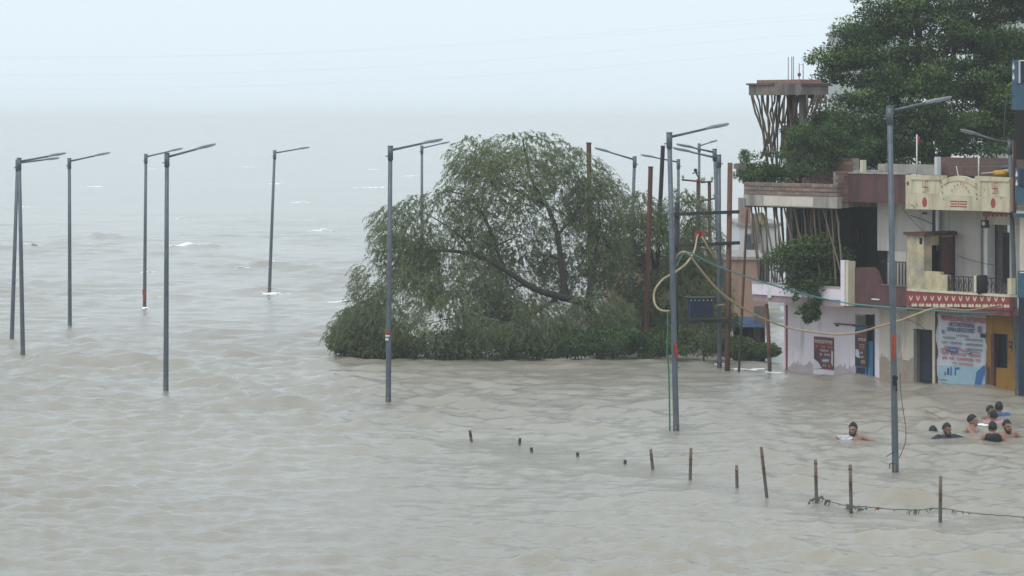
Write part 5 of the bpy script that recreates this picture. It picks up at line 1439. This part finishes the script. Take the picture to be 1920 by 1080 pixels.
# planter on the roof edge
pl = empty('planter', hpos(1396, 325, -1.0), HROT, 'grey concrete planter with a small plant at the edge of the roof', 'planter')
q0 = P(1383, 309, 97.5) - pl.location; q1 = P(1410, 325, 97.5) - pl.location
MB().box(-.30, .32, -.16, .16, .12, .26).build('rim', M['concrete'], pl); MB().box(-.22, .28, -.13, .13, -.10, .118).build('pot', M['concrete'], pl)
MB().box(-.27, .29, -.13, .13, .262, .275).build('soil', M['soil'], pl)
rr = np.random.default_rng(3); n = 500
d = unit(rr.normal(size=(n, 3))); pos = np.array([0, 0, .45]) + d * np.array([.16, .14, .2]) * rr.uniform(0, 1, n)[:, None] ** .5
link('foliage', quads_mesh('foliage', leaf_quads(pos, unit(d + rr.normal(0, .5, (n, 3))), unit(rr.normal(size=(n, 3)) + [0, 0, 1]), rr.uniform(.05, .1, n), rr.uniform(.02, .04, n)), np.clip(rr.normal(.5, .2, n), 0, 1)), M['creeper'], pl)
sup = h1.box('corner_ledge', M['mortar'], 1392, 1420, 326, 345, -0.7, .5)

# hanging creeper on the pink balcony
BD = HD(1515, .9)
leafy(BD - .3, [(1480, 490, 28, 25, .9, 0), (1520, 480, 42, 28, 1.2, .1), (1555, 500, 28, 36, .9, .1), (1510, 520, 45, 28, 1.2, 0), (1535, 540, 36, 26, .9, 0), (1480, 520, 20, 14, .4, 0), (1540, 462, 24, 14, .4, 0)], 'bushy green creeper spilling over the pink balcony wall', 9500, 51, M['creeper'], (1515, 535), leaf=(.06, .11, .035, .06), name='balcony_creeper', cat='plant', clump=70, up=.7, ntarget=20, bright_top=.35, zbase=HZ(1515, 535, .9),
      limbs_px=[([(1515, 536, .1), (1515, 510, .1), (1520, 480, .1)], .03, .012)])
leafy(BD - .55, [(1515, 560, 28, 16, .9, 0), (1500, 575, 14, 14, .4, 0), (1520, 580, 14, 18, .5, 0), (1530, 590, 7, 10, .2, 0), (1515, 596, 9, 8, .25, 0)], 'dark trailing creeper tip hanging down over the pink wall', 2600, 52, M['creeper'], (1515, 556), leaf=(.06, .10, .035, .055), name='balcony_creeper', cat='plant', up=.5, ntarget=10, gaps=.1, zbase=HZ(1515, 556, 1.2),
      limbs_px=[([(1515, 548, 0), (1517, 570, 0), (1520, 590, 0)], .015, .006)])

# ---------- houses farther off
def far_house(name, px0, px1, py_top, D, mat, label, depth=6.0, wins=(), extra=None):
    a = P(px0, py_top, D); b_ = P(px1, py_top, D)
    o = Vector(((a.x + b_.x) / 2, D, 0))
    r_ = empty(name, o, 0, label, 'house')
    MB().box(a.x - o.x, b_.x - o.x, 0, depth, -1.6, a.z).build('wall', M[mat], r_)
    MB().box(a.x - o.x - .08, b_.x - o.x + .08, -.08, depth + .08, a.z + .002, a.z + .10).build('roof', M['pale_plaster'], r_)
    for (x0, x1, y0, y1) in wins:
        p = P(x0, y1, D) - o; q_ = P(x1, y0, D) - o
        f_ = MB().box(p.x - .05, q_.x + .05, -.05, -.002, p.z - .05, q_.z + .05).build('window', M['pale_plaster'], r_)
        MB().box(p.x, q_.x, -.056, -.0505, p.z, q_.z).build('pane', M['glass_dark'], f_)
    return r_, o
r_, o_ = far_house('peach_house', 1140, 1440, 487, 118.0, 'peach', 'peach walled house mostly hidden behind the bushy tree', wins=[(1345, 1362, 500, 530)])
for k in range(9):
    p = P(1424 + k * 2, 0, 118.0) - o_
    q0 = P(1424, 531, 118.0) - o_; q1 = P(1424, 490, 118.0) - o_
    MB().box(p.x, p.x + .015, -.05, -.03, q0.z, q1.z).build('window_grille_bar', M['dark_steel'], r_)
r_, o_ = far_house('white_house', 1386, 1462, 424, 128.0, 'far_white', 'white house seen in the gap under the brick slab', wins=[(1400, 1414, 440, 470)])
p = P(1389, 372, 128.0) - o_; q_ = P(1408, 423, 128.0) - o_
MB().box(p.x, q_.x, .1, 1.5, q_.z, p.z).build('brick_stack', M['brick'], r_); p = P(1408, 400, 128) - o_; q_ = P(1425, 455, 128) - o_
MB().box(p.x, q_.x, -.4, -.1, q_.z, p.z).build('shutter', M['concrete'], r_)
far_house('green_house', 1583, 1700, 60, 118.0, 'far_green', 'pale green tall house just showing left of the huge tree')
far_house('green_house', 1888, 2000, 8, 119.0, 'far_green', 'pale green rooftop showing at the top right behind the huge tree')
sh = empty('tin_shed', P(1420, 612, 101.0) - Vector((0, 0, P(1420, 612, 101.0).z)), 0, 'low shed with a blue sheet roof behind the posts', 'shed')
so_ = sh.location
a = P(1372, 606, 101.0) - so_; b_ = P(1428, 611, 101.0) - so_
bb = MB(); ns = 22
for k in range(ns):
    xa = a.x + (b_.x - a.x) * k / ns; xb = a.x + (b_.x - a.x) * (k + 1) / ns; zz = .012 if k % 2 else -.012
    bb.add([(xa, -.5, b_.z + zz), (xb, -.5, b_.z - zz), (xb, 1.2, a.z + .12 - zz), (xa, 1.2, a.z + .12 + zz)], [(0, 1, 2, 3)])
rf = bb.build('sheet_roof', M['blue_tarp'], sh); s_ = rf.modifiers.new('thickness', 'SOLIDIFY'); s_.thickness = .02
for px in (1376, 1400, 1424): 
    p = P(px, 612, 101.0) - so_
    MB().box(p.x, p.x + .12, -.35, -.25, -1.5, b_.z - .03).build('shed_post', M['dark_wood'], sh)
MB().box(a.x + .1, b_.x - .05, .9, 1.0, -1.5, b_.z - .02).build('back_wall', M['dark_room'], sh)
MB().box(P(1415, 0, 101).x - so_.x, P(1436, 0, 101).x - so_.x, .3, .5, -1.5, (P(1420, 575, 101) - so_).z).build('shed_pier', M['mortar'], sh)

# ------------------------------------------------------------------ people in the water
def remeshed(b, name, voxel, smooth_it=2):
    me = b.mesh(name + '_raw')
    ob = bpy.data.objects.new(name + '_raw', me); C.objects.link(ob)
    m = ob.modifiers.new('remesh', 'REMESH'); m.mode = 'VOXEL'; m.voxel_size = voxel; m.use_smooth_shade = True
    s = ob.modifiers.new('smooth', 'SMOOTH'); s.iterations = smooth_it; s.factor = 0.5
    dg = bpy.context.evaluated_depsgraph_get()
    out = bpy.data.meshes.new_from_object(ob.evaluated_get(dg))
    bpy.data.objects.remove(ob); bpy.data.meshes.remove(me)
    out.name = name
    out.polygons.foreach_set('use_smooth', np.ones(len(out.polygons), dtype=bool))
    out.materials.clear()
    return out

def torso_rings(grow=0.0):
    # height, half width, half depth, y offset
    return [(z, a + grow, b_ + grow, y) for (z, a, b_, y) in ((0.84, .150, .105, .02), (0.93, .165, .115, .02), (1.04, .150, .105, .01), (1.14, .152, .108, .0), (1.26, .172, .118, .0), (1.34, .180, .112, .01), (1.40, .155, .090, .02), (1.435, .090, .070, .02), (1.46, .060, .060, .015))]

def lathe(b, rings, n=16):
    vs_, fs = [], []
    for (z, a, c, y) in rings:
        for k in range(n):
            t = 2 * math.pi * k / n
            vs_.append((a * math.copysign(abs(math.cos(t)) ** .85, math.cos(t)), y + c * math.copysign(abs(math.sin(t)) ** .85, math.sin(t)), z))
    m = len(rings)
    for i in range(m - 1):
        for k in range(n):
            fs.append((i * n + k, i * n + (k + 1) % n, (i + 1) * n + (k + 1) % n, (i + 1) * n + k))
    fs += [tuple(reversed(range(n))), tuple((m - 1) * n + k for k in range(n))]
    b.add(vs_, fs, True)

def arm_pts(side, spec):
    sh = Vector((side * .175, .02, 1.375))
    return [sh, sh + Vector(spec[0]), sh + Vector(spec[1])]

def person(px, pyw, top_py, yaw, label, skin='skin', shirt=None, sleeves='none', arms=None, beard=False, hair_long=False, lean=0.0, tilt=(0, 0, 0), D=None, scale=1.06, group='people wading shoulder deep by the houses', roll=0.0):
    """pyw: photo row of the water at the person, top_py: row of the top of the head; yaw 0 looks at the camera.
    arms: for each side (elbow offset, wrist offset) from the shoulder"""
    D = D or dist(pyw)
    X = (px - CX) / FPX * D
    ztop = CAMH - (top_py - HY) / FPX * D
    Ht = 1.665
    root = empty('person', (X, D, ztop - Ht * scale), yaw, label, 'person', group)
    root.scale = (scale,) * 3
    arms = arms or {}
    dflt = ((.04, 0, -.28), (.05, -.06, -.52))
    body = MB()
    lathe(body, torso_rings())
    Hm = Matrix.Translation((0, -.01, 1.415)) @ Matrix.Rotation(math.radians(tilt[2]), 4, 'Z') @ Matrix.Rotation(math.radians(tilt[0]), 4, 'X') @ Matrix.Rotation(math.radians(tilt[1]), 4, 'Y')
    def hp(x, y, z): return Hm @ Vector((x, y, z))
    body.tube([(0, .02, 1.40), (0, .0, 1.43), hp(0, 0, .06)], [.068, .062, .058], 12)
    body.ell(hp(0, .012, .135), (.076, .094, .106), 18, 12, Hm.to_3x3())          # skull
    body.ell(hp(0, -.035, .075), (.055, .055, .068), 14, 10, Hm.to_3x3())         # jaw and face
    body.ell(hp(0, -.082, .028), (.026, .018, .02), 8, 6, Hm.to_3x3())            # chin
    body.tube([hp(0, -.083, .125), hp(0, -.108, .085), hp(0, -.085, .078)], [.009, .016, .010], 8)   # nose
    body.tube([hp(-.035, -.078, .135), hp(0, -.09, .137), hp(.035, -.078, .135)], .011, 6)            # brow
    body.tube([hp(-.022, -.083, .055), hp(0, -.092, .055), hp(.022, -.083, .055)], .010, 6)           # lips
    for s in (-1, 1):
        body.ell(hp(s * .079, .015, .10), (.012, .022, .034), 8, 6, Hm.to_3x3())  # ears
    sh_b = MB()
    if shirt: lathe(sh_b, [r for r in torso_rings(.014) if r[0] < 1.45])
    for s, key in ((-1, 'l'), (1, 'r')):
        spec = arms.get(key)
        if spec is None: spec = [(s * dflt[0][0], dflt[0][1], dflt[0][2]), (s * dflt[1][0], dflt[1][1], dflt[1][2])]
        a = arm_pts(s, spec)
        body.ell(a[0], (.062, .062, .062), 10, 8)
        m1 = a[0].lerp(a[1], .45); m2 = a[1].lerp(a[2], .3)
        body.tube([a[0], m1, a[1], m2, a[2]], [.058, .052, .041, .043, .027], 10)
        d = (a[2] - a[1]).normalized()
        sd = d.cross(Vector((0, 0, 1)));
        if sd.length < .1: sd = Vector((1, 0, 0))
        sd.normalize(); nn = sd.cross(d).normalized()
        palm = a[2] + d * .05
        body.tube([a[2], a[2] + d * .03, a[2] + d * .085], [.026, .036, .034], 10, sx=1.0)
        for k, (off, ln) in enumerate(((-.028, .062), (-.010, .072), (.010, .068), (.028, .055))):
            r0 = a[2] + d * .08 + sd * off
            body.tube([r0, r0 + d * ln * .5 + sd * off * .15, r0 + d * ln - nn * .018], [.0105, .0100, .0085], 6)
        th = a[2] + d * .03 - sd * .025
        body.tube([th, th - sd * .03 + d * .025 - nn * .008, th - sd * .038 + d * .06 - nn * .018], [.0125, .0115, .009], 6)
        if shirt and sleeves in ('long', 'short'):
            sh_b.ell(a[0], (.075, .075, .075), 10, 8)
            if sleeves == 'long': sh_b.tube([a[0], m1, a[1], m2, a[1].lerp(a[2], .94)], [.073, .068, .056, .056, .042], 10)
            else: sh_b.tube([a[0], m1, a[0].lerp(a[1], .75)], [.073, .069, .066], 10)
    for s in (-1, 1):    # legs stand on the drowned ground
        body.tube([(s * .085, .02, .90), (s * .09, 0, .65), (s * .092, 0, .48), (s * .093, .02, .30), (s * .09, .03, .08)], [.088, .078, .056, .055, .040], 10)
        body.tube([(s * .09, .04, .05), (s * .095, -.06, .035), (s * .1, -.14, .025)], [.042, .040, .026], 8)
    me = remeshed(body, 'body', 0.0115)
    link('body', me, M[skin], root)
    # hair: a cap over the skull with an uneven hair line
    hb_ = MB()
    n, m_ = 20, 9
    vs_, fs = [], []
    for i in range(m_ + 1):
        for k in range(n):
            ph = 2 * math.pi * k / n
            front = max(0, -math.sin(ph))                   # toward the face
            lim = (1.95 if hair_long else 1.78) - (0.72 if front > .5 else .72 * front * 2 * .9) + .05 * math.sin(k * 3.1)
            th = lim * i / m_
            r_ = 1.0 + .03 * math.sin(5 * ph + i * .7 + px) + .02 * math.sin(11 * ph + 2 * i + px) + .02 * math.sin(3 * i + 7 * ph)
            vs_.append(hp(.084 * r_ * math.sin(th) * math.cos(ph), .014 + .103 * r_ * math.sin(th) * math.sin(ph), .138 + .115 * r_ * math.cos(th)))
    for i in range(m_):
        for k in range(n):
            fs.append((i * n + k, (i + 1) * n + k, (i + 1) * n + (k + 1) % n, i * n + (k + 1) % n))
    hb_.add(vs_, fs, True)
    hair = hb_.build('hair', M['hair'], root)
    so = hair.modifiers.new('thickness', 'SOLIDIFY'); so.thickness = .012; so.offset = -0.2
    if beard:
        bb = MB()
        bb.ell(hp(0, -.052, .018), (.058, .050, .044), 14, 8, Hm.to_3x3())
        for s in (-1, 1): bb.tube([hp(s * .066, -.012, .10), hp(s * .064, -.03, .06), hp(s * .05, -.055, .025)], [.013, .018, .022], 8)
        bb.tube([hp(-.03, -.088, .062), hp(0, -.098, .067), hp(.03, -.088, .062)], [.006, .009, .006], 6)
        link('beard', remeshed(bb, 'beard', .008), M['hair'], root)
    for s in (-1, 1):
        e = MB(); e.ell(hp(s * .031, -.079, .112), (.011, .009, .007), 8, 6); eo = e.build('eye', M['eye'], root)
        e = MB(); e.ell(hp(s * .031, -.0865, .112), (.0055, .003, .0055), 8, 5); e.build('iris', M['hair'], eo)
        e = MB(); e.tube([hp(s * .015, -.092, .131), hp(s * .032, -.088, .137), hp(s * .05, -.072, .131)], .0055, 6); e.build('eyebrow', M['hair'], root)
    if shirt:
        link('shirt', remeshed(sh_b, 'shirt', .014), M[shirt], root)
    # shorts, out of sight under water
    sb = MB(); lathe(sb, [(.80, .165, .12, .02), (.93, .178, .128, .02), (1.0, .166, .118, .015)])
    for s in (-1, 1): sb.tube([(s * .085, .02, .86), (s * .092, 0, .62)], [.098, .092], 10)
    link('shorts', remeshed(sb, 'shorts', .02), M['black_cloth'], root)
    if lean or roll:
        root.rotation_mode = 'XYZ'
        root.rotation_euler = (math.radians(lean), math.radians(roll), yaw)
    return root

R = math.radians
sw1 = person(1600, 822, 792, R(-12), 'shirtless bearded man swimming alone left of the nearest lamp', skin='skin', beard=True, arms={'l': [(-.16, -.16, -.02), (-.10, -.36, -.16)], 'r': [(.22, -.12, -.06), (.44, -.22, -.12)]}, tilt=(6, 0, -14), group='people wading shoulder deep by the houses')
rag(1581, 815, 0.30, 0.16, dist(824) + .05, M['white_cloth'], 'white cloth floating behind the lone swimmer', name='floating_cloth', seed=31, cat='cloth')
person(1751, 815, 798, R(160), 'dark haired person up to the crown behind the man in navy', skin='skin_dark', tilt=(20, 10, 0), hair_long=True)
person(1775, 822, 793, R(18), 'bearded man in a navy long-sleeved shirt stretching out his arm', skin='skin_dark', shirt='shirt_navy', sleeves='long', beard=True, arms={'l': [(-.23, -.06, -.10), (-.40, -.16, -.16)], 'r': [(.26, .0, -.07), (.50, .0, -.07)]}, tilt=(4, 0, 14))
person(1824, 806, 777, R(62), 'bare shouldered youth in profile reaching down toward the man in navy', skin='skin', arms={'l': [(-.10, -.14, -.10), (-.16, -.22, -.32)], 'r': [(.06, -.02, -.26), (.10, -.1, -.45)]}, tilt=(-4, 0, 14))
person(1857, 783, 760, R(35), 'dark head behind the pink shirted boy, nearest the blue shirt', skin='skin_dark', scale=1.0, D=dist(783))
person(1873, 781, 753, R(165), 'person in a blue shirt seen from behind farthest from the camera', skin='skin_dark', shirt='shirt_blue', sleeves='short', hair_long=True, arms={'l': [(-.22, -.02, -.15), (-.40, -.02, -.24)]}, D=dist(781))
person(1863, 795, 768.5, R(178), 'person in a pink shirt seen from behind in the middle of the group', skin='skin_dark', shirt='shirt_pink', sleeves='short', hair_long=True, scale=1.02)
person(1861, 825, 790, R(184), 'person in a black tank top seen from behind nearest the camera', skin='skin', shirt='vest_black', sleeves='none', hair_long=True, arms={'r': [(.16, .03, -.20), (.30, -.02, -.30)], 'l': [(-.14, .03, -.2), (-.24, -.04, -.36)]})
person(1888, 822, 787, R(14), 'shirtless bearded man with arms held out beside the black tank top', skin='skin', beard=True, arms={'l': [(-.18, -.05, -.16), (-.22, -.25, -.22)], 'r': [(.19, -.03, -.13), (.40, -.06, -.20)]}, tilt=(2, 0, 12))
person(1941, 822, 790, R(10), 'shirtless man mostly outside the right edge, only a hand showing', skin='skin', arms={'l': [(-.17, -.02, -.18), (-.30, -.04, -.26)]})
